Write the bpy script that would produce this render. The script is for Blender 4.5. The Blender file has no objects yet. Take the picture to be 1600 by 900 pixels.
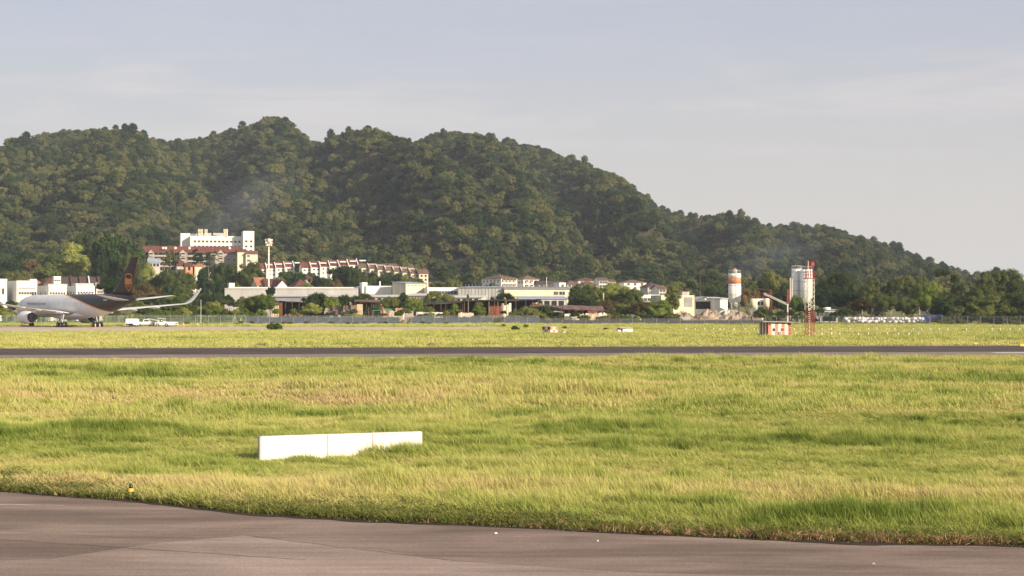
import bpy, math, random
import numpy as np
from mathutils import Vector, Matrix, Euler

R = math.radians
random.seed(7)
rng = np.random.default_rng(7)
scene = bpy.context.scene
COL = scene.collection

# ------------------------------------------------------------ camera
CAMH, F, HOR = 3.9, 2600.0, 485.0
cam_d = bpy.data.cameras.new('camera')
cam = bpy.data.objects.new('camera', cam_d)
COL.objects.link(cam)
cam_d.sensor_width = 36.0
cam_d.lens = 36.0 * F / 1600.0
cam_d.clip_start = 0.5
cam_d.clip_end = 20000
cam.location = (0, 0, CAMH)
cam.rotation_euler = (R(90) + math.atan((HOR - 450) / F), 0, 0)
scene.camera = cam

# ------------------------------------------------------------ light
SUN_EL, SUN_AZ = 20.0, 131.0          # azimuth clockwise from +Y (the view direction)
sd = bpy.data.lights.new('sun', 'SUN')
sd.energy = 5.0
sd.angle = R(0.5)
sd.color = (1.0, 0.83, 0.61)
so = bpy.data.objects.new('sun', sd)
COL.objects.link(so)
sdir = Vector((math.sin(R(SUN_AZ)) * math.cos(R(SUN_EL)), math.cos(R(SUN_AZ)) * math.cos(R(SUN_EL)), math.sin(R(SUN_EL))))
so.rotation_euler = sdir.to_track_quat('Z', 'Y').to_euler()
so.location = (100, -100, 80)

w = bpy.data.worlds.new('World')
scene.world = w
w.use_nodes = True
wn, wl = w.node_tree.nodes, w.node_tree.links
wn.clear()
out = wn.new('ShaderNodeOutputWorld')
bg = wn.new('ShaderNodeBackground')
bg.inputs['Strength'].default_value = 0.088
sky = wn.new('ShaderNodeTexSky')
sky.sky_type = 'NISHITA'
sky.sun_disc = False
sky.sun_elevation = R(SUN_EL)
sky.sun_rotation = R(SUN_AZ)
sky.air_density = 1.0
sky.dust_density = 3.2
sky.ozone_density = 1.6
# thin high haze and a few faint streaks of cloud, the same all round the sky
tc = wn.new('ShaderNodeTexCoord')
mp = wn.new('ShaderNodeMapping')
mp.inputs['Scale'].default_value = (4.5, 4.5, 34.0)
mp.inputs['Location'].default_value = (1.3, 4.2, 0.35)
nz = wn.new('ShaderNodeTexNoise')
nz.inputs['Scale'].default_value = 1.6
nz.inputs['Detail'].default_value = 8
nz.inputs['Roughness'].default_value = 0.58
nz.inputs['Distortion'].default_value = 0.5
cr = wn.new('ShaderNodeValToRGB')
cr.color_ramp.elements[0].position = 0.46
cr.color_ramp.elements[0].color = (0, 0, 0, 1)
cr.color_ramp.elements[1].position = 0.72
cr.color_ramp.elements[1].color = (1, 1, 1, 1)
wl.new(tc.outputs['Generated'], mp.inputs['Vector'])
wl.new(mp.outputs['Vector'], nz.inputs['Vector'])
wl.new(nz.outputs['Fac'], cr.inputs['Fac'])
hz = wn.new('ShaderNodeMixRGB')       # overall veil: greys the sky
hz.inputs['Fac'].default_value = 0.72
hz.inputs['Color2'].default_value = (4.7, 4.75, 5.4, 1)
wl.new(sky.outputs['Color'], hz.inputs['Color1'])
sepw = wn.new('ShaderNodeSeparateXYZ')
wl.new(tc.outputs['Generated'], sepw.inputs['Vector'])
mr = wn.new('ShaderNodeMapRange')
mr.inputs['From Min'].default_value = -0.01
mr.inputs['From Max'].default_value = 0.17
mr.inputs['To Min'].default_value = 0.85
mr.inputs['To Max'].default_value = 0.0
wl.new(sepw.outputs['Z'], mr.inputs['Value'])
lo = wn.new('ShaderNodeMixRGB')       # warm pale air low over the horizon
lo.inputs['Color2'].default_value = (6.25, 5.7, 4.8, 1)
wl.new(mr.outputs['Result'], lo.inputs['Fac'])
wl.new(hz.outputs['Color'], lo.inputs['Color1'])
cm = wn.new('ShaderNodeMixRGB')
cm.inputs['Color2'].default_value = (7.6, 6.5, 6.0, 1)
mulf = wn.new('ShaderNodeMath'); mulf.operation = 'MULTIPLY'; mulf.inputs[1].default_value = 0.30
el1 = wn.new('ShaderNodeMapRange'); el1.interpolation_type = 'SMOOTHSTEP'
for k_, v_ in (('From Min', 0.075), ('From Max', 0.125), ('To Min', 0.15), ('To Max', 1.0)): el1.inputs[k_].default_value = v_
el2 = wn.new('ShaderNodeMapRange'); el2.interpolation_type = 'SMOOTHSTEP'
for k_, v_ in (('From Min', 0.135), ('From Max', 0.165), ('To Min', 1.0), ('To Max', 0.25)): el2.inputs[k_].default_value = v_
wl.new(sepw.outputs['Z'], el1.inputs['Value']); wl.new(sepw.outputs['Z'], el2.inputs['Value'])
me_ = wn.new('ShaderNodeMath'); me_.operation = 'MULTIPLY'; wl.new(el1.outputs['Result'], me_.inputs[0]); wl.new(el2.outputs['Result'], me_.inputs[1])
mc_ = wn.new('ShaderNodeMath'); mc_.operation = 'MULTIPLY'; wl.new(me_.outputs[0], mc_.inputs[0]); wl.new(cr.outputs['Color'], mc_.inputs[1])
wl.new(mc_.outputs[0], mulf.inputs[0])
wl.new(mulf.outputs[0], cm.inputs['Fac'])
wl.new(lo.outputs['Color'], cm.inputs['Color1'])
wl.new(cm.outputs['Color'], bg.inputs['Color'])
wl.new(bg.outputs['Background'], out.inputs['Surface'])

scene.view_settings.view_transform = 'Standard'
scene.view_settings.look = 'None'
scene.view_settings.exposure = 0.58
scene.view_settings.gamma = 1.0
scene.cycles.max_bounces = 5
scene.cycles.diffuse_bounces = 2
scene.cycles.glossy_bounces = 2
scene.cycles.transmission_bounces = 3
scene.cycles.transparent_max_bounces = 6
scene.cycles.volume_bounces = 0
scene.cycles.caustics_reflective = False
scene.cycles.caustics_refractive = False

# ------------------------------------------------------------ materials
def _mk(name):
    m = bpy.data.materials.new(name)
    m.use_nodes = True
    return m, m.node_tree.nodes, m.node_tree.links, m.node_tree.nodes['Principled BSDF']

def mat(name, col, rough=0.8, var=0.12, scale=1.5, metal=0.0, streak=False, dirt=None, spec=0.3):
    m, n, l, b = _mk(name)
    b.inputs['Roughness'].default_value = rough
    b.inputs['Metallic'].default_value = metal
    b.inputs['Specular IOR Level'].default_value = spec
    t = n.new('ShaderNodeTexCoord')
    mpn = n.new('ShaderNodeMapping')
    mpn.inputs['Scale'].default_value = (scale, scale, scale * (0.22 if streak else 1))
    z = n.new('ShaderNodeTexNoise')
    z.inputs['Scale'].default_value = 1.0
    z.inputs['Detail'].default_value = 5
    z.inputs['Roughness'].default_value = 0.65
    r = n.new('ShaderNodeValToRGB')
    r.color_ramp.elements[0].position = 0.3
    r.color_ramp.elements[1].position = 0.7
    d = dirt if dirt else [c * (1 - 1.8 * var) for c in col]
    r.color_ramp.elements[0].color = (*d, 1)
    r.color_ramp.elements[1].color = (*[min(1, c * (1 + var * .5)) for c in col], 1)
    l.new(t.outputs['Object'], mpn.inputs['Vector'])
    l.new(mpn.outputs['Vector'], z.inputs['Vector'])
    l.new(z.outputs['Fac'], r.inputs['Fac'])
    l.new(r.outputs['Color'], b.inputs['Base Color'])
    return m

def leaf_mat(name, c1, c2, c3, trans=0.25, patch=0.02):
    """foliage: tint differs from plant to plant, from spray to spray and slowly across the ground"""
    m, n, l, b = _mk(name)
    n.remove(b)
    o = n['Material Output']
    oi = n.new('ShaderNodeObjectInfo')
    g = n.new('ShaderNodeNewGeometry')
    z = n.new('ShaderNodeTexNoise')
    z.inputs['Scale'].default_value = patch
    z.inputs['Detail'].default_value = 3
    l.new(g.outputs['Position'], z.inputs['Vector'])
    r = n.new('ShaderNodeValToRGB')
    e = r.color_ramp.elements
    e[0].position = 0.15; e[0].color = (*c1, 1)
    e[1].position = 0.9; e[1].color = (*c3, 1)
    x = e.new(0.55); x.color = (*c2, 1)
    a = n.new('ShaderNodeMath'); a.operation = 'MULTIPLY_ADD'; a.inputs[1].default_value = 0.80
    s = n.new('ShaderNodeMath'); s.operation = 'MULTIPLY_ADD'; s.inputs[1].default_value = 0.9; s.inputs[2].default_value = -0.34
    l.new(z.outputs['Fac'], s.inputs[0])
    l.new(oi.outputs['Random'], a.inputs[0])
    l.new(s.outputs[0], a.inputs[2])
    i = n.new('ShaderNodeMath'); i.operation = 'MULTIPLY_ADD'; i.inputs[1].default_value = 0.12
    l.new(g.outputs['Random Per Island'], i.inputs[0])
    l.new(a.outputs[0], i.inputs[2])
    l.new(i.outputs[0], r.inputs['Fac'])
    d = n.new('ShaderNodeBsdfDiffuse'); t = n.new('ShaderNodeBsdfTranslucent'); mx = n.new('ShaderNodeMixShader')
    mx.inputs[0].default_value = trans
    l.new(r.outputs['Color'], d.inputs['Color']); l.new(r.outputs['Color'], t.inputs['Color'])
    l.new(d.outputs[0], mx.inputs[1]); l.new(t.outputs[0], mx.inputs[2])
    l.new(mx.outputs[0], o.inputs['Surface'])
    return m

M = {}
M['leaf_forest'] = leaf_mat('forest_leaf', (0.020, 0.040, 0.018), (0.056, 0.084, 0.030), (0.160, 0.164, 0.062), 0.2, 0.012)
M['leaf_dark'] = leaf_mat('dark_leaf', (0.020, 0.042, 0.016), (0.045, 0.076, 0.024), (0.105, 0.130, 0.038), 0.2, 0.05)
M['leaf_olive'] = leaf_mat('olive_leaf', (0.042, 0.066, 0.020), (0.092, 0.122, 0.034), (0.180, 0.195, 0.058), 0.25, 0.05)
M['leaf_lime'] = leaf_mat('lime_leaf', (0.080, 0.130, 0.026), (0.165, 0.225, 0.045), (0.320, 0.350, 0.095), 0.35, 0.05)
M['leaf_brown'] = leaf_mat('brown_leaf', (0.060, 0.050, 0.024), (0.110, 0.084, 0.038), (0.170, 0.125, 0.055), 0.2, 0.05)
M['bark'] = mat('bark', (0.16, 0.13, 0.10), 0.9, 0.3, 2)
M['bark_pale'] = mat('pale_bark', (0.42, 0.37, 0.30), 0.9, 0.2, 2)
M['white_wall'] = mat('white_wall', (0.80, 0.78, 0.73), 0.8, 0.10, 0.35, streak=True)
M['cream_wall'] = mat('cream_wall', (0.72, 0.66, 0.50), 0.85, 0.14, 0.35, streak=True)
M['grey_wall'] = mat('grey_wall', (0.48, 0.48, 0.47), 0.85, 0.14, 0.3, streak=True)
M['old_wall'] = mat('stained_wall', (0.55, 0.50, 0.45), 0.85, 0.25, 0.4, streak=True)
M['glass'] = mat('window_glass', (0.045, 0.05, 0.06), 0.2, 0.3, 0.8, spec=0.6)
M['trim_white'] = mat('white_trim', (0.75, 0.74, 0.70), 0.7, 0.08)
M['red_roof'] = mat('red_roof_tiles', (0.20, 0.070, 0.055), 0.85, 0.25, 0.8)
M['maroon_roof'] = mat('maroon_roof_tiles', (0.15, 0.060, 0.052), 0.85, 0.25, 0.8)
M['brown_roof'] = mat('brown_roof_tiles', (0.19, 0.12, 0.09), 0.85, 0.25, 0.8)
M['dark_roof'] = mat('dark_roof_tiles', (0.10, 0.07, 0.075), 0.85, 0.25, 0.8)
M['orange_roof'] = mat('orange_roof_tiles', (0.42, 0.18, 0.10), 0.85, 0.2, 0.8)
M['metal_roof'] = mat('pale_metal_roof', (0.60, 0.60, 0.60), 0.5, 0.12, 0.3)
M['grey_roof'] = mat('grey_metal_roof', (0.33, 0.32, 0.32), 0.6, 0.2, 0.3)
M['blue_roof'] = mat('blue_grey_roof', (0.33, 0.38, 0.46), 0.5, 0.12, 0.3)
M['rust_roof'] = mat('rusty_roof', (0.20, 0.12, 0.10), 0.8, 0.35, 0.6, dirt=(0.10, 0.055, 0.045))
M['black_roof'] = mat('blackened_roof', (0.045, 0.04, 0.04), 0.8, 0.3, 0.6)
M['rust'] = mat('rust', (0.28, 0.09, 0.05), 0.85, 0.3, 2)
M['flat_wall'] = mat('grimy_flat_wall', (0.47, 0.42, 0.37), 0.9, 0.3, 0.3, streak=True)
M['fence_post'] = mat('weathered_concrete', (0.30, 0.29, 0.27), 0.9, 0.2, 2)
M['timber'] = mat('timber', (0.30, 0.20, 0.13), 0.9, 0.3, 2)
M['pale_timber'] = mat('pale_timber', (0.62, 0.50, 0.36), 0.9, 0.25, 1)
M['dark'] = mat('dark_stuff', (0.03, 0.028, 0.028), 0.9, 0.3, 1)
M['soil'] = mat('soil', (0.26, 0.19, 0.14), 0.95, 0.3, 0.6)
M['sand'] = mat('pale_spoil', (0.42, 0.35, 0.27), 0.95, 0.3, 0.5, dirt=(0.17, 0.13, 0.10))
M['concrete'] = mat('concrete', (0.45, 0.43, 0.40), 0.9, 0.2, 0.5)
M['steel'] = mat('galvanised_steel', (0.45, 0.46, 0.47), 0.5, 0.15, 2)
M['mast_red'] = mat('signal_red_paint', (0.33, 0.045, 0.035), 0.6, 0.2, 2)
M['mast_white'] = mat('signal_white_paint', (0.72, 0.69, 0.62), 0.6, 0.15, 2)
M['tarp_blue'] = mat('blue_tarpaulin', (0.03, 0.05, 0.16), 0.6, 0.3, 0.8)
M['tarp_green'] = mat('green_tarpaulin', (0.06, 0.26, 0.17), 0.7, 0.2, 0.8)
M['orange'] = mat('orange_paint', (0.62, 0.23, 0.09), 0.7, 0.25, 0.8, dirt=(0.45, 0.2, 0.12))
M['rubber'] = mat('black_rubber', (0.02, 0.02, 0.02), 0.8, 0.2, 4)
M['yellow'] = mat('yellow_paint', (0.80, 0.55, 0.08), 0.6, 0.1, 4)
M['hoard_blue'] = mat('faded_blue_sheet', (0.085, 0.125, 0.21), 0.6, 0.35, 0.5)
M['bag_white'] = mat('white_sack', (0.78, 0.78, 0.80), 0.7, 0.1, 1.0)

# ------------------------------------------------------------ mesh helpers
def link(o):
    COL.objects.link(o)
    return o

def tag(o, label=None, cat=None, group=None, kind=None):
    if label: o['label'] = label
    if cat: o['category'] = cat
    if group: o['group'] = group
    if kind: o['kind'] = kind
    return o

def empty(name, loc, rz, label, cat, group=None):
    o = bpy.data.objects.new(name, None)
    o.empty_display_size = 0.5
    o.location = loc
    o.rotation_euler = (0, 0, rz)
    link(o)
    return tag(o, label, cat, group)

def rootM(o):
    return Matrix.Translation(o.location) @ Euler(o.rotation_euler).to_matrix().to_4x4() @ Matrix.Diagonal((*o.scale, 1))

class MB:
    """collects shapes with material slots and builds ONE mesh"""
    def __init__(s):
        s.v, s.f, s.mi, s.mats, s.sm = [], [], [], [], []
        s.cur = 0
        s.smooth = False
    def m(s, name):
        if name not in s.mats: s.mats.append(name)
        s.cur = s.mats.index(name)
        return s
    def add(s, verts, faces):
        k = len(s.v)
        s.v += [tuple(p) for p in verts]
        for f in faces:
            s.f.append(tuple(i + k for i in f)); s.mi.append(s.cur); s.sm.append(s.smooth)
        return s
    def box(s, c, d, rz=0.0, taper=1.0):
        hx, hy, hz_ = d[0] / 2, d[1] / 2, d[2] / 2
        P = []
        for z, t in ((-hz_, 1), (hz_, taper)):
            for x, y in ((-hx, -hy), (hx, -hy), (hx, hy), (-hx, hy)):
                X, Y = x * t, y * t
                P.append((c[0] + X * math.cos(rz) - Y * math.sin(rz), c[1] + X * math.sin(rz) + Y * math.cos(rz), c[2] + z))
        return s.add(P, [(0, 3, 2, 1), (4, 5, 6, 7), (0, 1, 5, 4), (1, 2, 6, 5), (2, 3, 7, 6), (3, 0, 4, 7)])
    def tube(s, a, b, r, r2=None, n=8, cap=True):
        a, b = Vector(a), Vector(b)
        r2 = r if r2 is None else r2
        d = (b - a).normalized()
        u = d.orthogonal().normalized(); v_ = d.cross(u)
        P = []
        for p, q in ((a, r), (b, r2)):
            for i in range(n):
                t = 2 * math.pi * i / n
                P.append(p + (u * math.cos(t) + v_ * math.sin(t)) * q)
        fs = [(i, (i + 1) % n, n + (i + 1) % n, n + i) for i in range(n)]
        if cap: fs += [tuple(range(n))[::-1], tuple(range(n, 2 * n))]
        return s.add(P, fs)
    def lathe(s, prof, axis='z', c=(0, 0, 0), n=20, capa=True):
        """prof: list of (t, r) along the axis"""
        P = []
        for t, r in prof:
            for i in range(n):
                a = 2 * math.pi * i / n
                x, y = r * math.cos(a), r * math.sin(a)
                if axis == 'z': P.append((c[0] + x, c[1] + y, c[2] + t))
                elif axis == 'x': P.append((c[0] + t, c[1] + x, c[2] + y))
                else: P.append((c[0] + y, c[1] + t, c[2] + x))
        fs = []
        for j in range(len(prof) - 1):
            for i in range(n):
                fs.append((j * n + i, j * n + (i + 1) % n, (j + 1) * n + (i + 1) % n, (j + 1) * n + i))
        if capa:
            fs.append(tuple(range(n))[::-1]); fs.append(tuple(range((len(prof) - 1) * n, len(prof) * n)))
        return s.add(P, fs)
    def rings(s, rings, cap=True, closed=True):
        n = len(rings[0]); P = [p for r_ in rings for p in r_]; fs = []
        for j in range(len(rings) - 1):
            for i in range(n if closed else n - 1):
                fs.append((j * n + i, j * n + (i + 1) % n, (j + 1) * n + (i + 1) % n, (j + 1) * n + i))
        if cap:
            fs.append(tuple(range(n))[::-1]); fs.append(tuple(range((len(rings) - 1) * n, len(rings) * n)))
        return s.add(P, fs)
    def prism(s, poly, y0, y1):
        """poly in xz, extruded along y"""
        n = len(poly)
        return s.add([(x, y0, z) for x, z in poly] + [(x, y1, z) for x, z in poly],
                     [tuple(range(n)), tuple(range(n, 2 * n))[::-1]] + [(i, (i + 1) % n, n + (i + 1) % n, n + i)[::-1] for i in range(n)])
    def mesh(s, name):
        me = bpy.data.meshes.new(name)
        me.from_pydata(s.v, [], s.f)
        for k in s.mats: me.materials.append(M[k])
        me.polygons.foreach_set('material_index', s.mi)
        me.polygons.foreach_set('use_smooth', s.sm)
        me.update()
        return me
    def build(s, name, parent=None, mw=None, **k):
        o = bpy.data.objects.new(name, s.mesh(name))
        return place(o, parent, mw, **k)

def place(o, parent=None, mw=None, **k):
    """mw: world matrix of the piece (or None: it is already in its parent's frame)"""
    link(o)
    if parent is not None:
        o.parent = parent
        if mw is not None:
            o.matrix_basis = rootM(parent).inverted() @ mw
    elif mw is not None:
        o.matrix_basis = mw
    tag(o, **k)
    return o

def mesh_np(name, V, Fc, mname, smooth=False):
    V = np.asarray(V, np.float32); Fc = np.asarray(Fc, np.int32)
    me = bpy.data.meshes.new(name)
    k = Fc.shape[1]
    me.vertices.add(len(V)); me.vertices.foreach_set('co', V.ravel())
    me.loops.add(Fc.size); me.loops.foreach_set('vertex_index', Fc.ravel())
    me.polygons.add(len(Fc))
    me.polygons.foreach_set('loop_start', np.arange(0, Fc.size, k, dtype=np.int32))
    me.polygons.foreach_set('loop_total', np.full(len(Fc), k, np.int32))
    if smooth: me.polygons.foreach_set('use_smooth', np.ones(len(Fc), bool))
    me.update(calc_edges=True)
    if mname: me.materials.append(M[mname])
    return me

# ------------------------------------------------------------ noise
_T = rng.random((256, 256))
def vnoise(x, y):
    x = np.asarray(x, float); y = np.asarray(y, float)
    xi = np.floor(x).astype(int); yi = np.floor(y).astype(int)
    fx = x - xi; fy = y - yi
    fx = fx * fx * (3 - 2 * fx); fy = fy * fy * (3 - 2 * fy)
    g = lambda a, b: _T[a % 256, b % 256]
    return (g(xi, yi) * (1 - fx) + g(xi + 1, yi) * fx) * (1 - fy) + (g(xi, yi + 1) * (1 - fx) + g(xi + 1, yi + 1) * fx) * fy
def fbm(x, y, o=4):
    s = 0; a = 0.5; t = 0
    for i in range(o):
        s = s + a * vnoise(x * 2 ** i + 17.3 * i, y * 2 ** i + 9.1 * i); t += a; a *= 0.5
    return s / t
def sst(a, b, x):
    t = np.clip((np.asarray(x, float) - a) / (b - a), 0, 1)
    return t * t * (3 - 2 * t)

# ------------------------------------------------------------ photograph -> place
def kx(px): return (px - 800) / F
def X(px, D): return kx(px) * D
def Z(py, D): return CAMH + (HOR - py) * D / F

# ------------------------------------------------------------ terrain
YR = 1700.0
_sk = [(-900, 330), (-500, 280), (-200, 240), (0, 224), (50, 213), (100, 194), (150, 190), (200, 196), (260, 206), (310, 202), (350, 190), (415, 179), (450, 187), (485, 222),
       (510, 219), (540, 206), (600, 199), (640, 210), (680, 203), (760, 204), (830, 212), (880, 234), (940, 262), (1000, 290), (1040, 315), (1090, 333), (1160, 336), (1220, 341),
       (1280, 350), (1340, 363), (1400, 377), (1450, 400), (1500, 420), (1560, 434), (1650, 452), (1800, 475), (2100, 486)]
_rx = np.array([X(p, YR) for p, _ in _sk]); _rz = np.array([max(0, Z(q + 15, YR)) for _, q in _sk])
_tel = np.array([(Z(q + 15, YR) - CAMH) / YR for _, q in _sk]); _pk = np.array([kx(p) for p, _ in _sk])
# spurs and gullies running down the hill: px at the ridge, px at the foot, height, half width
SPURS = [(60, -10, 20, 50), (205, 140, 20, 52), (345, 330, -30, 55), (440, 760, 40, 62), (612, 560, -12, 45), (700, 860, 26, 50), (800, 960, -14, 40), (905, 1030, 22, 45), (1010, 1120, -10, 40), (1110, 1190, 18, 45), (1290, 1340, 16, 50), (1200, 1270, -10, 35)]
def gz(x, y):
    x = np.asarray(x, float); y = np.asarray(y, float)
    ys_ = np.maximum(y, 300.0)
    low = sst(640, 1000, y) * (10 + 14 * sst(300, -200, x))
    pxx = 800 + F * x / ys_
    tel = np.interp(x / ys_, _pk, _tel)
    foot = 990 + 60 * (fbm(x / 160.0, 5.0, 2) - 0.5)
    t = np.clip((y - foot) / (YR - foot), 0, 1)
    el = np.maximum(tel * YR - low, 0)
    hill = el * (1 - (1 - t) ** 1.18) * (0.94 + 0.06 * t)
    amp = np.sin(np.pi * np.clip(t, 0, 1) ** 0.9) ** 0.8 * np.clip(el / 90.0, 0, 1)
    sp = 0
    for p1, p0, h_, w_ in SPURS:
        c_ = p1 + (p0 - p1) * (1 - t)
        wq = w_ * (1.25 - 0.35 * t)
        sp = sp + h_ * np.exp(-((pxx - c_) / wq) ** 2)
    hill = hill + amp * (sp * 1.05 + 30 * (fbm(x / 85.0, y / 120.0, 3) - 0.5) + 12 * (fbm(x / 30.0, y / 40.0, 2) - 0.5))
    hill = np.minimum(hill, np.maximum(tel, 0) * ys_ * (0.915 + 0.085 * sst(0.86, 1.0, t)) + CAMH - low * 0.5)
    back = sst(YR + 40, YR + 900, y)
    z = (low + np.maximum(hill, 0)) * (1 - back)
    # shallow swales in the field between the pavements
    m_ = sst(36, 44, y) * sst(126, 112, y)
    und = m_ * (1.3 * (fbm(x / 34.0 + 3, y / 11.0 + 8, 3) - 0.5))
    m2 = sst(188, 200, y) * sst(292, 280, y)
    und = und + m2 * 0.9 * (fbm(x / 60.0 + 5, y / 18.0 + 2, 3) - 0.5)
    bm_ = 1 - np.exp(-(((x + 4.6) / 3.5) ** 2 + ((y - 43.6) / 2.5) ** 2))
    return np.where(y < 640, und * bm_, z)
def gzf(x, y): return float(gz(x, y))
# ------------------------------------------------------------ ground material
def ground_mat():
    m, n, l, b = _mk('turf_soil')
    b.inputs['Roughness'].default_value = 0.95
    b.inputs['Specular IOR Level'].default_value = 0.1
    g = n.new('ShaderNodeNewGeometry')
    z = n.new('ShaderNodeTexNoise'); z.inputs['Scale'].default_value = 0.12; z.inputs['Detail'].default_value = 8; z.inputs['Roughness'].default_value = 0.7
    mpn = n.new('ShaderNodeMapping'); mpn.inputs['Scale'].default_value = (0.5, 1.0, 1.0)
    l.new(g.outputs['Position'], mpn.inputs['Vector']); l.new(mpn.outputs['Vector'], z.inputs['Vector'])
    r = n.new('ShaderNodeValToRGB'); e = r.color_ramp.elements
    e[0].position = 0.3; e[0].color = (0.085, 0.105, 0.03, 1)
    e[1].position = 0.72; e[1].color = (0.30, 0.235, 0.115, 1)
    k = e.new(0.5); k.color = (0.17, 0.18, 0.055, 1)
    l.new(z.outputs['Fac'], r.inputs['Fac']); l.new(r.outputs['Color'], b.inputs['Base Color'])
    return m
M['ground'] = ground_mat()

def axis(segs):
    a = []
    for lo_, hi_, st in segs: a += list(np.arange(lo_, hi_, st))
    a.append(segs[-1][1]); return np.array(a, float)

# near edge of the grass beside the taxiway, as a curve in the place (x, y)
EDGE = [(-60, 41.5), (-30, 39.5), (-18, 37.6), (-11, 35.9), (-7.6, 34.0), (-4.9, 31.9), (-2.4, 30.8), (0, 30.0), (2.2, 29.1), (4.3, 28.4), (6.4, 27.9), (8.5, 27.6), (14, 26.9), (30, 25.9), (60, 25.2)]
_ex = np.array([p[0] for p in EDGE]); _ey = np.array([p[1] for p in EDGE])
def edge_y(x): return np.interp(x, _ex, _ey) + 0.10 * (fbm(np.asarray(x) * 2.1, 3.3, 4) - 0.5)
RN = lambda x: 135.2 + 0.133 * np.asarray(x)      # runway near edge
RF = lambda x: 177.0 + 0.133 * np.asarray(x)      # runway far edge
def apron_n(x): return np.interp(x, [-400, -95, -55, -20, -5, 400], [294, 299, 318, 330, 338, 372])
def apron_f(x): return np.interp(x, [-400, -90, -40, -5, 400], [400, 396, 392, 388, 380])

M['forest_floor'] = mat('forest_floor', (0.05, 0.048, 0.025), 0.95, 0.3, 0.1)
def make_terrain():
    xs = axis([(-4200, -1200, 150), (-1200, -700, 50), (-700, -72, 8), (-72, 72, 2), (72, 700, 8), (700, 1200, 50), (1200, 4201, 150)])
    ys = axis([(-60, 34, 20), (34, 130, 1.2), (130, 300, 3), (300, 640, 20), (640, 980, 10), (980, 1760, 8), (1760, 2700, 40), (2700, 9001, 350)])
    Xg, Yg = np.meshgrid(xs, ys)
    Zg = gz(Xg, Yg)
    V = np.stack([Xg, Yg, Zg], -1).reshape(-1, 3)
    nx = len(xs); ny = len(ys)
    ii, jj = np.meshgrid(np.arange(nx - 1), np.arange(ny - 1))
    a = (jj * nx + ii)
    Fq = np.stack([a, a + 1, a + nx + 1, a + nx], -1).reshape(-1, 4)
    cy = V[Fq[:, 0], 1]; ishill = (cy >= 980) & (cy < 2700)
    for nm, sel in (('ground', ~ishill), ('hillside', ishill)):
        f = Fq[sel]; u, inv = np.unique(f, return_inverse=True)
        o = bpy.data.objects.new(nm, mesh_np(nm, V[u], inv.reshape(-1, 4), 'ground' if nm == 'ground' else 'forest_floor', smooth=True))
        place(o, kind='structure', label='flat grassy airfield ground reaching the horizon' if nm == 'ground' else 'wooded hill rising behind the town')
make_terrain()

# ------------------------------------------------------------ paving
def pave_mat(name, base, dark, tone, stretch=(0.08, 1.0), joint=0.0):
    m, n, l, b = _mk(name)
    b.inputs['Roughness'].default_value = 0.9
    b.inputs['Specular IOR Level'].default_value = 0.12
    g = n.new('ShaderNodeNewGeometry')
    def nz_(sc, st, det=6, rough=0.6, dist=0.0):
        p = n.new('ShaderNodeMapping'); p.inputs['Scale'].default_value = (st[0], st[1], 1); p.inputs['Rotation'].default_value = (0, 0, R(tone))
        z = n.new('ShaderNodeTexNoise'); z.inputs['Scale'].default_value = sc; z.inputs['Detail'].default_value = det
        z.inputs['Roughness'].default_value = rough; z.inputs['Distortion'].default_value = dist
        l.new(g.outputs['Position'], p.inputs['Vector']); l.new(p.outputs['Vector'], z.inputs['Vector'])
        return z
    big = nz_(0.55, (0.35, 1.0), 4, 0.55, 0.6); fine = nz_(28.0, (1, 1), 4, 0.8); strk = nz_(3.0, stretch, 5, 0.7)
    r = n.new('ShaderNodeValToRGB'); r.color_ramp.elements[0].position = 0.38; r.color_ramp.elements[1].position = 0.60
    r.color_ramp.elements[0].color = (*dark, 1); r.color_ramp.elements[1].color = (*base, 1)
    l.new(big.outputs['Fac'], r.inputs['Fac'])
    def ml(src, fac_src, lo_, hi_):
        mr_ = n.new('ShaderNodeMapRange'); mr_.inputs['From Min'].default_value = 0.25; mr_.inputs['From Max'].default_value = 0.75
        mr_.inputs['To Min'].default_value = lo_; mr_.inputs['To Max'].default_value = hi_
        l.new(fac_src, mr_.inputs['Value'])
        x_ = n.new('ShaderNodeVectorMath'); x_.operation = 'SCALE'
        l.new(src, x_.inputs[0]); l.new(mr_.outputs['Result'], x_.inputs['Scale'])
        return x_.outputs['Vector']
    c = ml(r.outputs['Color'], fine.outputs['Fac'], 0.60, 1.40)
    c = ml(c, strk.outputs['Fac'], 0.74, 1.24)
    l.new(c, b.inputs['Base Color'])
    bp = n.new('ShaderNodeBump'); bp.inputs['Strength'].default_value = 0.35; bp.inputs['Distance'].default_value = 0.01
    l.new(fine.outputs['Fac'], bp.inputs['Height']); l.new(bp.outputs['Normal'], b.inputs['Normal'])
    return m
M['taxi_asphalt'] = pave_mat('taxiway_asphalt', (0.275, 0.210, 0.174), (0.170, 0.127, 0.104), 12)
M['taxi_patch'] = pave_mat('resurfaced_asphalt', (0.355, 0.282, 0.238), (0.250, 0.195, 0.162), 12)
M['runway_asphalt'] = pave_mat('runway_asphalt', (0.285, 0.235, 0.20), (0.22, 0.175, 0.15), -7.6, (0.02, 1.0))
M['rubber_band'] = pave_mat('rubbered_asphalt', (0.110, 0.090, 0.078), (0.065, 0.053, 0.047), -7.6, (0.01, 0.6))
M['apron_conc'] = pave_mat('apron_concrete', (0.56, 0.46, 0.38), (0.46, 0.38, 0.31), 0, (0.05, 0.6))
M['road_paint'] = pave_mat('worn_white_paint', (0.72, 0.70, 0.64), (0.45, 0.42, 0.38), 0, (0.2, 1.0))
M['yellow_line'] = pave_mat('worn_yellow_paint', (0.42, 0.33, 0.20), (0.25, 0.2, 0.16), 0, (0.2, 1.0))

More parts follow.
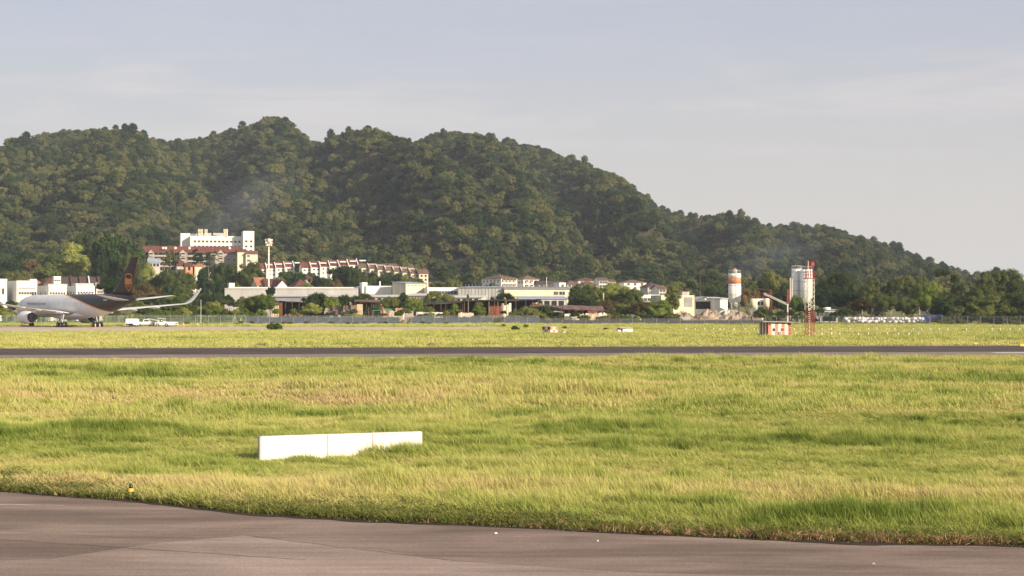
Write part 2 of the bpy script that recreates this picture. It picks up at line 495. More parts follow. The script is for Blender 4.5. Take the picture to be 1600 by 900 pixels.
def strip(name, xs, fn, ff, z, mname, rows=1, **k):
    xs = np.asarray(xs, float); V = []; Fq = []
    for i, x in enumerate(xs):
        a, b_ = float(fn(x)), float(ff(x))
        for j in range(rows + 1): V.append((x, a + (b_ - a) * j / rows, z))
    for i in range(len(xs) - 1):
        for j in range(rows):
            p = i * (rows + 1) + j
            Fq.append((p, p + rows + 1, p + rows + 2, p + 1))
    o = bpy.data.objects.new(name, mesh_np(name, V, Fq, mname))
    return place(o, **k)
strip('taxiway', np.arange(-60, 60.1, 0.25), lambda x: -40, lambda x: edge_y(x), 0.02, 'taxi_asphalt', kind='structure', label='weathered brown grey asphalt taxiway nearest the viewer')
# lighter resurfaced sheet in the taxiway, with a crooked edge
def patch_far(x): return np.interp(x, [-60, -12, -9.0, -7.2, -5.9, -4.6, -2.07, -.8, 2.0, 9, 60], [24, 25.9, 25.6, 26.0, 27.8, 28.7, 26.9, 25.7, 24.6, 23.8, 20]) + 0.06 * (fbm(np.asarray(x) * 5, 1.7, 3) - .5)
strip('taxiway_surface', np.arange(-60, 60.1, 0.2), lambda x: -39, patch_far, 0.024, 'taxi_patch', kind='structure', label='lighter resurfaced sheet of taxiway asphalt')
strip('runway', np.arange(-700, 701, 10), RN, RF, 0.02, 'runway_asphalt', kind='structure', label='long straight grey asphalt runway')
strip('runway_rubber_band', np.arange(-700, 701, 10), lambda x: RN(x) + 15, lambda x: RF(x) - 2, 0.024, 'rubber_band', kind='structure', label='dark rubbered middle band of the runway')
strip('runway_edge_line', np.arange(-700, 701, 5), lambda x: RN(x) + 0.6, lambda x: RN(x) + 1.5, 0.028, 'road_paint', kind='structure', label='white painted edge line on the near side of the runway')
strip('runway_marking', [44, 66], lambda x: RN(x) + 9.5, lambda x: RN(x) + 12.8, 0.028, 'road_paint', kind='structure', label='white painted aiming mark on the runway at the right')
strip('apron', np.arange(-400, 1, 5), apron_n, apron_f, 0.02, 'apron_conc', kind='structure', label='pale concrete apron strip under the parked airliner')
def crack(name, pts, wd, mname, label):
    V = []; Fq = []
    for i, (x, y) in enumerate(pts):
        V += [(x, y, 0.028), (x, y + wd * (0.6 + random.random()), 0.028)]
        if i: Fq.append((2 * i - 2, 2 * i, 2 * i + 1, 2 * i - 1))
    place(bpy.data.objects.new(name, mesh_np(name, V, Fq, mname)), kind='structure', label=label)
def wig(x0, y0, x1, y1, n=24, a=0.05):
    return [(x0 + (x1 - x0) * i / n, y0 + (y1 - y0) * i / n + random.uniform(-a, a)) for i in range(n + 1)]
M['tar'] = mat('tar_seal', (0.11, 0.085, 0.075), 0.8, 0.2, 3)
crack('pavement_joint', wig(-9.6, 28.6, -3.2, 25.9, 40, .03), 0.018, 'tar', 'dark sealed crack running across the taxiway at left')
crack('pavement_joint', wig(-8.8, 30.6, -4.9, 29.2, 40, .03), 0.008, 'tar', 'thin dark crack between the grass and the paler asphalt')
crack('pavement_joint', wig(-4.6, 28.7, -0.8, 25.72, 60, .03), 0.022, 'tar', 'dark seam along the edge of the paler asphalt')
for i_, (xa, ya, xb, yb) in enumerate(((-9.8, 31.2, -5.6, 29.6), (-10.2, 29.8, -6.0, 28.2), (0.6, 28.6, 5.2, 27.2), (3.0, 25.6, 8.6, 24.9))):
    crack('pavement_joint', wig(xa, ya, xb, yb, 50, .035), 0.009, 'tar', ['thin crack across the taxiway below the edge light', 'thin crack across the taxiway near its left end', 'faint crack in the taxiway right of the paper scrap', 'faint crack in the taxiway at the lower right'][i_])
crack('taxiway_line', wig(-11.5, 33.3, -8.9, 33.1, 12, 0.01), 0.05, 'road_paint', 'faded white line fragment on the taxiway at left')

# ------------------------------------------------------------ grass
def grass_mat(name, cols):
    """blade colour: each tuft carries a tint (0 deep green .. 1 dry straw) set by where it grows"""
    m, n, l, b = _mk(name); n.remove(b); o = n['Material Output']
    oi = n.new('ShaderNodeObjectInfo'); g = n.new('ShaderNodeNewGeometry')
    at = n.new('ShaderNodeAttribute'); at.attribute_type = 'INSTANCER'; at.attribute_name = 'tint'
    a = n.new('ShaderNodeMath'); a.operation = 'MULTIPLY_ADD'; a.inputs[1].default_value = 0.22; l.new(oi.outputs['Random'], a.inputs[0]); l.new(at.outputs['Fac'], a.inputs[2])
    q = n.new('ShaderNodeMath'); q.operation = 'MULTIPLY_ADD'; q.inputs[1].default_value = 0.24; l.new(g.outputs['Random Per Island'], q.inputs[0]); l.new(a.outputs[0], q.inputs[2])
    q2 = n.new('ShaderNodeMath'); q2.operation = 'SUBTRACT'; q2.inputs[1].default_value = 0.23; l.new(q.outputs[0], q2.inputs[0])
    r = n.new('ShaderNodeValToRGB'); e = r.color_ramp.elements
    e[0].position = 0.0; e[0].color = (*cols[0], 1); e[1].position = 1.0; e[1].color = (*cols[-1], 1)
    for i in range(1, len(cols) - 1):
        x = e.new(i / (len(cols) - 1)); x.color = (*cols[i], 1)
    l.new(q2.outputs[0], r.inputs['Fac'])
    d = n.new('ShaderNodeBsdfDiffuse'); t = n.new('ShaderNodeBsdfTranslucent'); mx = n.new('ShaderNodeMixShader'); mx.inputs[0].default_value = 0.3
    l.new(r.outputs['Color'], d.inputs['Color']); l.new(r.outputs['Color'], t.inputs['Color'])
    l.new(d.outputs[0], mx.inputs[1]); l.new(t.outputs[0], mx.inputs[2]); l.new(mx.outputs[0], o.inputs['Surface'])
    return m
M['grass'] = grass_mat('grass_blades', [(0.13, 0.19, 0.038), (0.25, 0.315, 0.072), (0.39, 0.43, 0.120), (0.51, 0.505, 0.170), (0.60, 0.53, 0.235), (0.58, 0.45, 0.24)])
M['grass_low'] = grass_mat('low_weeds', [(0.05, 0.075, 0.02), (0.10, 0.125, 0.035), (0.17, 0.18, 0.055), (0.27, 0.23, 0.10), (0.30, 0.20, 0.12)])
M['straw'] = mat('dead_straw', (0.42, 0.27, 0.15), 0.9, 0.3, 4)

SRC = bpy.data.collections.new('plant_sources')   # not linked to the scene: only read by the scatterers
def tuft(name, nb, h, spread, wdt, mname, lean=0.35, seed=0):
    g = np.random.default_rng(seed); V = []; Fq = []
    for i in range(nb):
        a = g.random() * 2 * math.pi; rr = spread * math.sqrt(g.random())
        x, y = rr * math.cos(a), rr * math.sin(a)
        hh = h * (0.45 + 0.6 * g.random()); ld = g.random() * 2 * math.pi; ln = hh * lean * (0.3 + g.random())
        lx, ly = math.cos(ld) * ln - 0.34 * hh, math.sin(ld) * ln - 0.08 * hh
        fa = g.random() * math.pi; wx, wy = math.cos(fa) * wdt / 2, math.sin(fa) * wdt / 2
        k = len(V)
        V += [(x - wx, y - wy, -0.03), (x + wx, y + wy, -0.03), (x + wx * .8 + lx * .35, y + wy * .8 + ly * .35, hh * .6), (x - wx * .8 + lx * .35, y - wy * .8 + ly * .35, hh * .6),
              (x + lx + wx * .15, y + ly + wy * .15, hh), (x + lx - wx * .15, y + ly - wy * .15, hh)]
        Fq += [(k, k + 1, k + 2, k + 3), (k + 3, k + 2, k + 4, k + 5)]
    return bpy.data.objects.new(name, mesh_np(name, V, Fq, mname))

def scatter(name, pts, scl, srcs, label, rnd_tilt=0.0, yaw=0.55, tint=None):
    """points -> instances of the source plants: one object of uncountable growth"""
    c = bpy.data.collections.new(name + '_sources'); SRC.children.link(c)
    for s in srcs: c.objects.link(s)
    me = bpy.data.meshes.new(name)
    me.vertices.add(len(pts)); me.vertices.foreach_set('co', np.asarray(pts, np.float32).ravel())
    at = me.attributes.new('scl', 'FLOAT_VECTOR', 'POINT'); at.data.foreach_set('vector', np.asarray(scl, np.float32).ravel())
    rt = me.attributes.new('rot', 'FLOAT_VECTOR', 'POINT')
    rr = np.stack([rng.normal(0, 1, len(pts)) * rnd_tilt, rng.normal(0, 1, len(pts)) * rnd_tilt, rng.normal(0, yaw, len(pts))], -1)
    rt.data.foreach_set('vector', rr.astype(np.float32).ravel())
    ix = me.attributes.new('pick', 'INT', 'POINT'); ix.data.foreach_set('value', rng.integers(0, len(srcs), len(pts)).astype(np.int32))
    tn = me.attributes.new('tint', 'FLOAT', 'POINT'); tn.data.foreach_set('value', (np.full(len(pts), .4) if tint is None else tint).astype(np.float32))
    me.update()
    o = bpy.data.objects.new(name, me); place(o, kind='stuff', label=label)
    ng = bpy.data.node_groups.new(name, 'GeometryNodeTree')
    ng.interface.new_socket('Geometry', in_out='INPUT', socket_type='NodeSocketGeometry')
    ng.interface.new_socket('Geometry', in_out='OUTPUT', socket_type='NodeSocketGeometry')
    n, l = ng.nodes, ng.links
    gi = n.new('NodeGroupInput'); go = n.new('NodeGroupOutput')
    ci = n.new('GeometryNodeCollectionInfo'); ci.inputs['Collection'].default_value = c
    ci.inputs['Separate Children'].default_value = True; ci.inputs['Reset Children'].default_value = True
    ip = n.new('GeometryNodeInstanceOnPoints'); ip.inputs['Pick Instance'].default_value = True
    def na(nm, ty):
        a = n.new('GeometryNodeInputNamedAttribute'); a.data_type = ty; a.inputs['Name'].default_value = nm
        return a.outputs['Attribute']
    l.new(gi.outputs[0], ip.inputs['Points']); l.new(ci.outputs[0], ip.inputs['Instance'])
    l.new(na('pick', 'INT'), ip.inputs['Instance Index']); l.new(na('scl', 'FLOAT_VECTOR'), ip.inputs['Scale'])
    er = n.new('FunctionNodeEulerToRotation'); l.new(na('rot', 'FLOAT_VECTOR'), er.inputs[0]); l.new(er.outputs[0], ip.inputs['Rotation'])
    l.new(ip.outputs[0], go.inputs[0])
    md = o.modifiers.new('scatter', 'NODES'); md.node_group = ng
    return o

def bump(v, c, w_): return np.exp(-((v - c) / w_) ** 2)
def field(x, y):
    """height of the growth and its tint; broad swathes, the lush bands and dry patches where the photograph shows them"""
    wob = 2.5 * (fbm(x / 25.0 + 9, y / 25.0 + 4, 2) - .5)
    a = fbm(x / 13.0 + 5.0, y / 5.0 + 1.0, 4); b_ = fbm(x / 3.2 + 2.0, y / 1.7 + 7.0, 3); c = fbm(x / 30.0 + 15.0, y / 9.0 + 11.0, 4); d = fbm(x / 7.0 + 1.0, y / 2.6 + 31.0, 4)
    yw_ = y + wob
    e = y - edge_y(x)
    lush = 0.9 * bump(yw_, 91, 5) * sst(-22, -12, x) + 0.7 * bump(yw_, 108, 5) * sst(-12, -25, x) + 0.8 * bump(yw_, 51, 2.2) * sst(-6, 3, x) * sst(19, 12, x) + 1.0 * bump(e, 1.6, 1.1) * sst(1.5, 5, x) + 0.8 * bump(e, 3.2, .9) * sst(-1, 3, x) + .6 * bump(yw_, 118, 4) * sst(0, 14, x)
    dry = 0.9 * bump(yw_, 39.5, 2.4) * sst(-2, 3, x) + .55 * bump(yw_, 60, 5) * sst(2, -12, x) + .5 * bump(yw_, 75, 6) + .6 * bump(yw_, 41.0, 1.6) * sst(4, 1, x) * sst(-10, -6, x)
    h_ = 0.48 + 2.3 * (a - 0.5) + 1.5 * (b_ - 0.5) + 0.55 * lush - 0.30 * dry + .5 * (c - .5)
    t = 0.575 - 0.13 * lush + 0.10 * dry + 0.75 * (c - 0.5) + 0.8 * (d - .5) - .25 * (a - .5) + .05 * bump(e, 1.6, 1.0)
    sp = fbm(x / 1.3 + 40, y / .9 + 12, 3); tuf = sst(.60, .72, sp) ; low_ = sst(.40, .30, sp)
    h_ = h_ + .55 * tuf - .25 * low_; t = t - .16 * tuf + .14 * low_
    return np.clip(h_, 0.08, 2.0), np.clip(t, 0.0, 1.0)
BOARD_A, BOARD_B = (X(409, 42.8), 42.8), (X(660, 44.5), 44.5)
def grass_zone(name, n, y0f, y1f, yw, hs, srcs, label, keep=None):
    yy = []; xx = []
    ys = rng.random(n * 3) ** 1.0
    y = yw[0] + (yw[1] - yw[0]) * ys
    half = y * 0.33 + 6
    x = (rng.random(n * 3) * 2 - 1) * (yw[1] * 0.33 + 6)
    ok = (np.abs(x) < half) & (y > y0f(x)) & (y < y1f(x))
    if keep is not None: ok &= keep(x, y)
    x, y = x[ok], y[ok]
    p = y ** -1.0; p = p / p.max(); s_ = rng.random(len(x)) < p * 1.0
    x, y = x[s_][:n], y[s_][:n]
    g, tint = field(x, y)
    g = g * (0.22 + 0.78 * sst(1, 9, RN(x) - y) + 0.78 * sst(1, 9, y - RF(x)))
    if y1f(np.array([0.0]))[0] > 200: g = g * np.where(x < -2, 0.12 + 0.88 * np.maximum(sst(2, 26, apron_n(x) - y), sst(1, 8, y - apron_f(x))), 1.0) * .8; tint = tint * .6 + .22
    g = np.where(y < 42, g * (.30 + .70 * sst(0, 2.2, y - edge_y(x))), g)
    sc = (0.75 + 0.5 * rng.random(len(x)))
    scl = np.stack([sc * hs, sc * hs, sc * hs * (0.35 + 0.9 * g)], -1)
    pts = np.stack([x, y, gz(x, y)], -1)
    return scatter(name, pts, scl, srcs, label, 0.10, tint=tint)
def not_board(x, y):
    ax, ay = BOARD_A; bx, by = BOARD_B; L = math.hypot(bx - ax, by - ay); dx, dy = (bx - ax) / L, (by - ay) / L
    t = (x - ax) * dx + (y - ay) * dy; s_ = -(x - ax) * dy + (y - ay) * dx
    lx, ly = X(205.5, 34.6), 34.6
    near_l = (np.abs(x - lx * y / ly) < .14) & (y < ly + .12)
    return ~near_l & ~((t > -0.05) & (t < L + 0.05) & (s_ > -0.16) & (s_ < 0.45))
T1 = [tuft('grass_tuft', 46, 0.26, 0.17, 0.012, 'grass', 0.42, s) for s in range(5)]
T2 = [tuft('grass_tuft', 44, 0.34, 0.34, 0.026, 'grass', 0.42, s + 10) for s in range(5)]
T3 = [tuft('grass_tuft', 40, 0.38, 0.75, 0.06, 'grass', 0.35, s + 20) for s in range(4)]
Q = GRASS_Q = 1.0
grass_zone('near_grass', int(62000 * Q), lambda x: edge_y(x) + 0.05, lambda x: 62 + 0 * x, (25, 62), 1.0, T1, 'tall mixed green and straw grass between taxiway and runway', not_board)
grass_zone('middle_grass', int(60000 * Q), lambda x: 60 + 0 * x, lambda x: RN(x) - 0.2, (60, 142), 1.0, T2, 'sunlit tall grass in front of the runway')
grass_zone('far_grass', int(52000 * Q), lambda x: RF(x) + 0.3, lambda x: np.where(x < -2, apron_n(x), 470), (160, 380), 1.0, T3, 'paler grass strip beyond the runway')
grass_zone('verge_grass', int(16000 * Q), lambda x: np.where(x < -2, apron_f(x) + 0.5, 370), lambda x: 500 + 0 * x, (372, 500), 1.1, T3, 'rough grass verge in front of the boundary fence')
def clover():
    g = np.random.default_rng(5); V = []; Fq = []
    for i in range(70):
        a = g.random() * 6.283; rr = 0.24 * math.sqrt(g.random()); x, y, z = rr * math.cos(a), rr * math.sin(a), 0.02 + 0.07 * g.random()
        s = 0.009; n_ = g.normal(0, 1, 3) * .4 + np.array([0, -0.3, 1]); u = np.cross(n_, (1, 0.2, 0)); u /= np.linalg.norm(u); v = np.cross(n_, u); v /= np.linalg.norm(v)
        k = len(V); c = np.array([x, y, z])
        V += [c - u * s - v * s, c + u * s - v * s, c + u * s + v * s, c - u * s + v * s]; Fq.append((k, k + 1, k + 2, k + 3))
    return bpy.data.objects.new('weed_patch', mesh_np('weed_patch', V, Fq, 'grass_low'))
# creeping weeds over the taxiway edge, with dead straw
def edge_strip(name, n, lo_, hi_, src, sc, label):
    x = (rng.random(n) * 2 - 1) * 22; y = edge_y(x) + lo_ + (hi_ - lo_) * rng.random(n)
    ok = not_board(x, y); x, y = x[ok], y[ok]; n = len(x)
    s_ = sc * (0.6 + 0.7 * rng.random(n))
    scatter(name, np.stack([x, y, 0 * x + 0.02], -1), np.stack([s_, s_, s_], -1), src, label, 0.25)
CL = clover()
def edge_soil():
    xs = np.arange(-30, 30.01, 0.06); e_ = edge_y(xs); wd = 0.12 + 0.34 * fbm(xs * 1.4, 8.8, 4) + .7 * np.clip(fbm(xs * .5, 3.1, 3) - .45, 0, 1)
    V = []; Fq = []
    for i in range(len(xs)): V += [(xs[i], e_[i] - wd[i], 0.027), (xs[i], e_[i] + .25, 0.031)]
    for i in range(len(xs) - 1): p = 2 * i; Fq.append((p, p + 2, p + 3, p + 1))
    place(bpy.data.objects.new('soil_edge', mesh_np('soil_edge', V, Fq, 'edge_soil')), kind='structure', label='thin dark line of soil along the edge of the taxiway')
M['edge_soil'] = mat('dark_damp_soil', (0.048, 0.032, 0.025), 0.95, 0.35, 6)
edge_soil()
edge_strip('edge_weeds', 7000, -0.05, 3.2, [CL], 1.1, 'low weeds creeping along the taxiway edge')
TL = [tuft('short_tuft', 40, 0.12, 0.14, 0.010, 'grass_low', 0.7, s + 40) for s in range(3)]
edge_strip('edge_grass', 9000, -0.02, 1.4, TL, 1.0, 'short ragged grass along the taxiway edge')
TS = [tuft('straw_tuft', 26, 0.10, 0.16, 0.012, 'straw', 1.6, s + 50) for s in range(3)]
xs_ = rng.normal(0, 1, 900) * 2.6 + 6.0
scatter('edge_straw', np.stack([xs_, edge_y(xs_) - 0.06 + 0.2 * rng.random(900), 0 * xs_ + 0.03], -1), np.full((900, 3), 1.0) * (0.4 + .7 * rng.random((900, 1))), TS, 'dead brown grass lying over the taxiway edge at the right', 0.4)
# ------------------------------------------------------------ trees
def ico(sub=1):
    import bmesh
    bm = bmesh.new(); bmesh.ops.create_icosphere(bm, subdivisions=sub, radius=1)
    V = np.array([v.co[:] for v in bm.verts]); Fq = [[v.index for v in f.verts] for f in bm.faces]; bm.free()
    return V, np.array(Fq)
ICOV, ICOF = ico(2)
ICO1 = ico(1)
def clumps_for(kind, g):
    """(centre, radius) of leaf clumps in a crown of about unit radius, base at z=0"""
    C_ = []
    def add(x, y, z, r): C_.append(((x, y, z), r))
    if kind == 'broad':
        lobes = [(g.normal() * .26, g.normal() * .26, .55 + .26 * g.random(), .52 + .2 * g.random()) for _ in range(5)]
        for i in range(46):
            lx, ly, lz, lr = lobes[g.integers(0, 5)]; a = g.random() * 6.283; e = math.asin(g.random() * 1.25 - .28)
            add(lx + math.cos(a) * math.cos(e) * lr, ly + math.sin(a) * math.cos(e) * lr, max(.12, lz + math.sin(e) * lr * .8), .13 + .13 * g.random())
        for l_ in lobes: add(l_[0], l_[1], l_[2] - .08, l_[3] * .78)
    elif kind == 'tall':
        for i in range(44):
            t = g.random(); a = g.random() * 6.283; r = .62 * math.sin(math.pi * (.16 + .76 * t)) * (.7 + .5 * g.random())
            add(math.cos(a) * r, math.sin(a) * r, .22 + 1.8 * t, .13 + .14 * g.random())
        for i in range(5): add(g.normal() * .08, g.normal() * .08, .45 + .32 * i, .34)
    elif kind == 'flat':
        for i in range(40):
            a = g.random() * 6.283; r = math.sqrt(g.random()); add(math.cos(a) * r, math.sin(a) * r, .52 + .32 * (1 - r * r) + .18 * g.random(), .12 + .12 * g.random())
        for i in range(9): a = g.random() * 6.283; add(math.cos(a) * .45, math.sin(a) * .45, .3 + .25 * g.random(), .22)
    elif kind == 'bush':
        for i in range(34):
            a = g.random() * 6.283; r = math.sqrt(g.random()) * .88; add(math.cos(a) * r, math.sin(a) * r, .08 + .86 * (1 - r * r * .75) * g.random(), .14 + .14 * g.random())
        for i in range(5): a = i * 1.256; add(math.cos(a) * .4, math.sin(a) * .4, .3, .34)
    elif kind == 'sparse':
        for i in range(24):
            t = g.random(); a = g.random() * 6.283; r = .7 * g.random() + .1; add(math.cos(a) * r, math.sin(a) * r, .45 + 1.45 * t, .09 + .12 * g.random())
    elif kind == 'feathery':
        for k in range(7):
            a0 = g.random() * 6.283; r0 = .55 * g.random(); z0 = .35 + 1.0 * g.random()
            for i in range(7): add(math.cos(a0) * r0 + g.normal() * .16, math.sin(a0) * r0 + g.normal() * .16, z0 + g.normal() * .14 + .12, .10 + .10 * g.random())
    return C_
def crown_mesh(kind, seed, mname, n_leaf=2600, leaf=0.055, name='crown'):
    g = np.random.default_rng(seed); C_ = clumps_for(kind, g)
    c = np.array([k[0] for k in C_]); r = np.array([k[1] for k in C_])
    idx = g.choice(len(C_), n_leaf, p=r ** 1.7 / (r ** 1.7).sum())
    d = g.normal(0, 1, (n_leaf, 3)); d[:, 2] = np.abs(d[:, 2]) - 0.35; d /= np.linalg.norm(d, axis=1)[:, None]
    rad = r[idx] * (0.72 + 0.62 * g.random(n_leaf) ** 1.6)
    p = c[idx] + d * rad[:, None] * np.array([1, 1, 0.85])
    nn = d + g.normal(0, 0.60, (n_leaf, 3)); nn /= np.linalg.norm(nn, axis=1)[:, None]
    u = np.cross(nn, g.normal(0, 1, (n_leaf, 3))); u /= np.linalg.norm(u, axis=1)[:, None]; v = np.cross(nn, u)
    s = (leaf * (0.5 + 0.9 * g.random(n_leaf)))[:, None]; e = s * 0.55
    q = np.stack([p - u * s, p - v * e + nn * s * .3, p + u * s, p + v * e + nn * s * .3], 1).reshape(-1, 3)
    bv = []; bf = []; k = len(q)
    cores = range(len(C_)) if kind not in ('sparse',) else range(0, len(C_), 3)
    V1, F1 = ICO1
    for ci in cores:
        big = r[ci] > .3
        Vc, Fc = (ICOV, ICOF) if big else (V1, F1)
        w_ = Vc * r[ci] * ((0.66 if big else .60) + 0.30 * g.random((len(Vc), 1))) * np.array([1, 1, 0.85]) + c[ci]
        bv.append(w_); bf.append(Fc + k); k += len(Vc)
    V = np.concatenate([q] + bv); tri = np.concatenate(bf)
    a = np.arange(0, len(q), 4)
    lt = np.concatenate([np.stack([a, a + 1, a + 2], -1), np.stack([a, a + 2, a + 3], -1)])
    return mesh_np(name, V, np.concatenate([lt, tri]), mname)
def trunk_mesh(kind, seed, mname='bark'):
    g = np.random.default_rng(seed + 99); b = MB().m(mname)
    top = {'broad': 0.75, 'tall': 1.5, 'flat': 0.6, 'bush': 0.4, 'sparse': 1.5, 'feathery': 1.2}[kind]
    pts = [(0, 0, -1.2), (0.02, 0.01, -0.3), (g.normal() * .03, g.normal() * .03, top * .5), (g.normal() * .06, g.normal() * .06, top)]
    for i in range(3): b.tube(pts[i], pts[i + 1], 0.075 - 0.018 * i, 0.075 - 0.018 * (i + 1), 7)
    for i in range(6):
        a = g.random() * 6.283; z0 = top * (0.1 + 0.12 * i); e = 0.55
        b.tube((0, 0, z0), (math.cos(a) * e, math.sin(a) * e, z0 + 0.35), 0.034, 0.012, 5)
    return b.mesh('trunk')
_cc = {}
def get_crown(kind, v, mname, fine=False):
    k = (kind, v, mname, fine)
    if k not in _cc:
        _cc[k] = crown_mesh(kind, v * 7 + len(kind), mname, 9500 if fine else 4200, 0.036 if fine else 0.058)
    return _cc[k]
_tc = {}
def get_trunk(kind, v, mname='bark'):
    k = (kind, v, mname)
    if k not in _tc: _tc[k] = trunk_mesh(kind, v, mname)
    return _tc[k]
KH = {'broad': 1.35, 'tall': 2.25, 'flat': 1.15, 'bush': 1.1, 'sparse': 2.1, 'feathery': 1.75}
def tree(name, x, y, rad, height, kind, v, mname, label, cat='tree', group=None, bark='bark', fine=True, z=None):
    """crown of horizontal radius rad whose top stands height above the ground"""
    z0 = gzf(x, y) if z is None else z
    zs = rad * (1.0 if kind not in ('bush',) else 1.0)
    ch = KH[kind] * rad
    cz = height - ch
    sz = 1.0
    if kind in ('broad', 'feathery', 'tall') and height > ch: sz = min(1.7, max(1.0, .72 * height / ch)); cz = height - ch * sz
    if cz < 0: sz = height / ch; cz = 0
    r = empty(name, (x, y, z0), random.random() * 6.28, label, cat, group)
    c = bpy.data.objects.new('crown', get_crown(kind, v, mname, fine)); link(c); c.parent = r
    c.location = (0, 0, cz); c.scale = (rad, rad, rad * sz)
    t = bpy.data.objects.new('trunk', get_trunk(kind, v, bark)); link(t); t.parent = r
    top = {'broad': 0.75, 'tall': 1.5, 'flat': 0.6, 'bush': 0.4, 'sparse': 1.5, 'feathery': 1.2}[kind]
    t.scale = (rad * .8, rad * .8, (cz + .42 * ch * sz) / (top + .3))
    return r

# the forest on the hill: crowns packed close, the nearest of them things of their own
def forest():
    N = 19000
    x = (rng.random(N * 3) * 2 - 1) * 760; y = 905 + rng.random(N * 3) * 860
    # keep a spacing of about 7 m through a jittered grid instead of pure chance
    gx = np.arange(-760, 760, 7.3); gy = np.arange(905, 1770, 7.8)
    A, B = np.meshgrid(gx, gy); x = (A + rng.uniform(-3.6, 3.6, A.shape)).ravel(); y = (B + rng.uniform(-3.6, 3.6, A.shape)).ravel()
    px = 800 + F * x / y
    ok = (px > -160) & (px < 1760)
    # open ground kept for the estates at the foot of the hill
    built = (y < 1010) & (px > 215) & (px < 700) | (y < 985) & (px >= 700) & (px < 1060) | (y < 940) & (px > 1120) & (px < 1290)
    ok &= ~built
    hgt = gz(x, y); x, y, hgt = x[ok], y[ok], hgt[ok]
    rad = 3.0 + 2.3 * fbm(x / 60, y / 60, 3) + np.abs(rng.normal(0, 1.25, len(x))) - .6
    rad = np.clip(rad, 2.8, 8.8)
    kinds = ['broad', 'broad', 'tall', 'flat', 'broad', 'feathery']
    kd = rng.integers(0, len(kinds), len(x)); kd[rng.random(len(x)) < 0.5] = 0
    px = 800 + F * x / y
    infr = (px > 5) & (px < 1595)
    order = np.argsort(y - 12 * rad + np.where(infr, 0, 1e6))
    lab = {'broad': 'domed evergreen tree in the first rank of forest at the foot of the wooded hill', 'tall': 'tall narrow evergreen standing in the forest edge at the foot of the wooded hill',
           'flat': 'flat crowned spreading tree in the forest edge at the foot of the wooded hill', 'feathery': 'loose feathery tree in the forest edge at the foot of the wooded hill'}
    pick = order[:185]
    for i in pick:
        kind = kinds[kd[i]]
        r_ = float(rad[i]); k_ = random.choice(['leaf_forest', 'leaf_forest', 'leaf_forest', 'leaf_olive'])
        tree('forest_tree', float(x[i]), float(y[i]), r_, KH[kind] * r_ * 0.92 + 1.0, kind, int(i) % 3, k_, ('olive ' if k_ == 'leaf_olive' else 'green ') + lab[kind].replace(' in the first rank of forest', '').replace(' in the forest edge', '').replace(' standing in the forest edge', '') + [' left of the flats', ' behind the red terraces', ' behind the low white flats', ' behind the silos', ' at the right'][int(np.searchsorted([300, 690, 1060, 1300], px[i]))], 'tree', 'trees along the foot of the wooded hill', fine=False)
    rest = np.ones(len(x), bool); rest[pick] = False
    x, y, hgt, rad = x[rest], y[rest], hgt[rest], rad[rest]
    srcs = []
    for kind, v in (('broad', 0), ('broad', 1), ('broad', 2), ('tall', 0), ('flat', 0), ('flat', 1), ('broad', 3), ('feathery', 0)):
        srcs.append(bpy.data.objects.new('forest_crown', get_crown(kind, v, 'leaf_forest')))
    crest = sst(1560, 1660, y)
    sc = np.stack([rad, rad, rad * (0.90 + (0.5 - .4 * crest) * rng.random(len(x)))], -1)
    scatter('hillside_forest', np.stack([x, y, hgt - 1.2 + rng.uniform(-3.4, 2.6, len(x)) * (1 - .6 * crest)], -1), sc, srcs, 'dense evergreen forest covering the hill', 0.08, yaw=3.0)
forest()
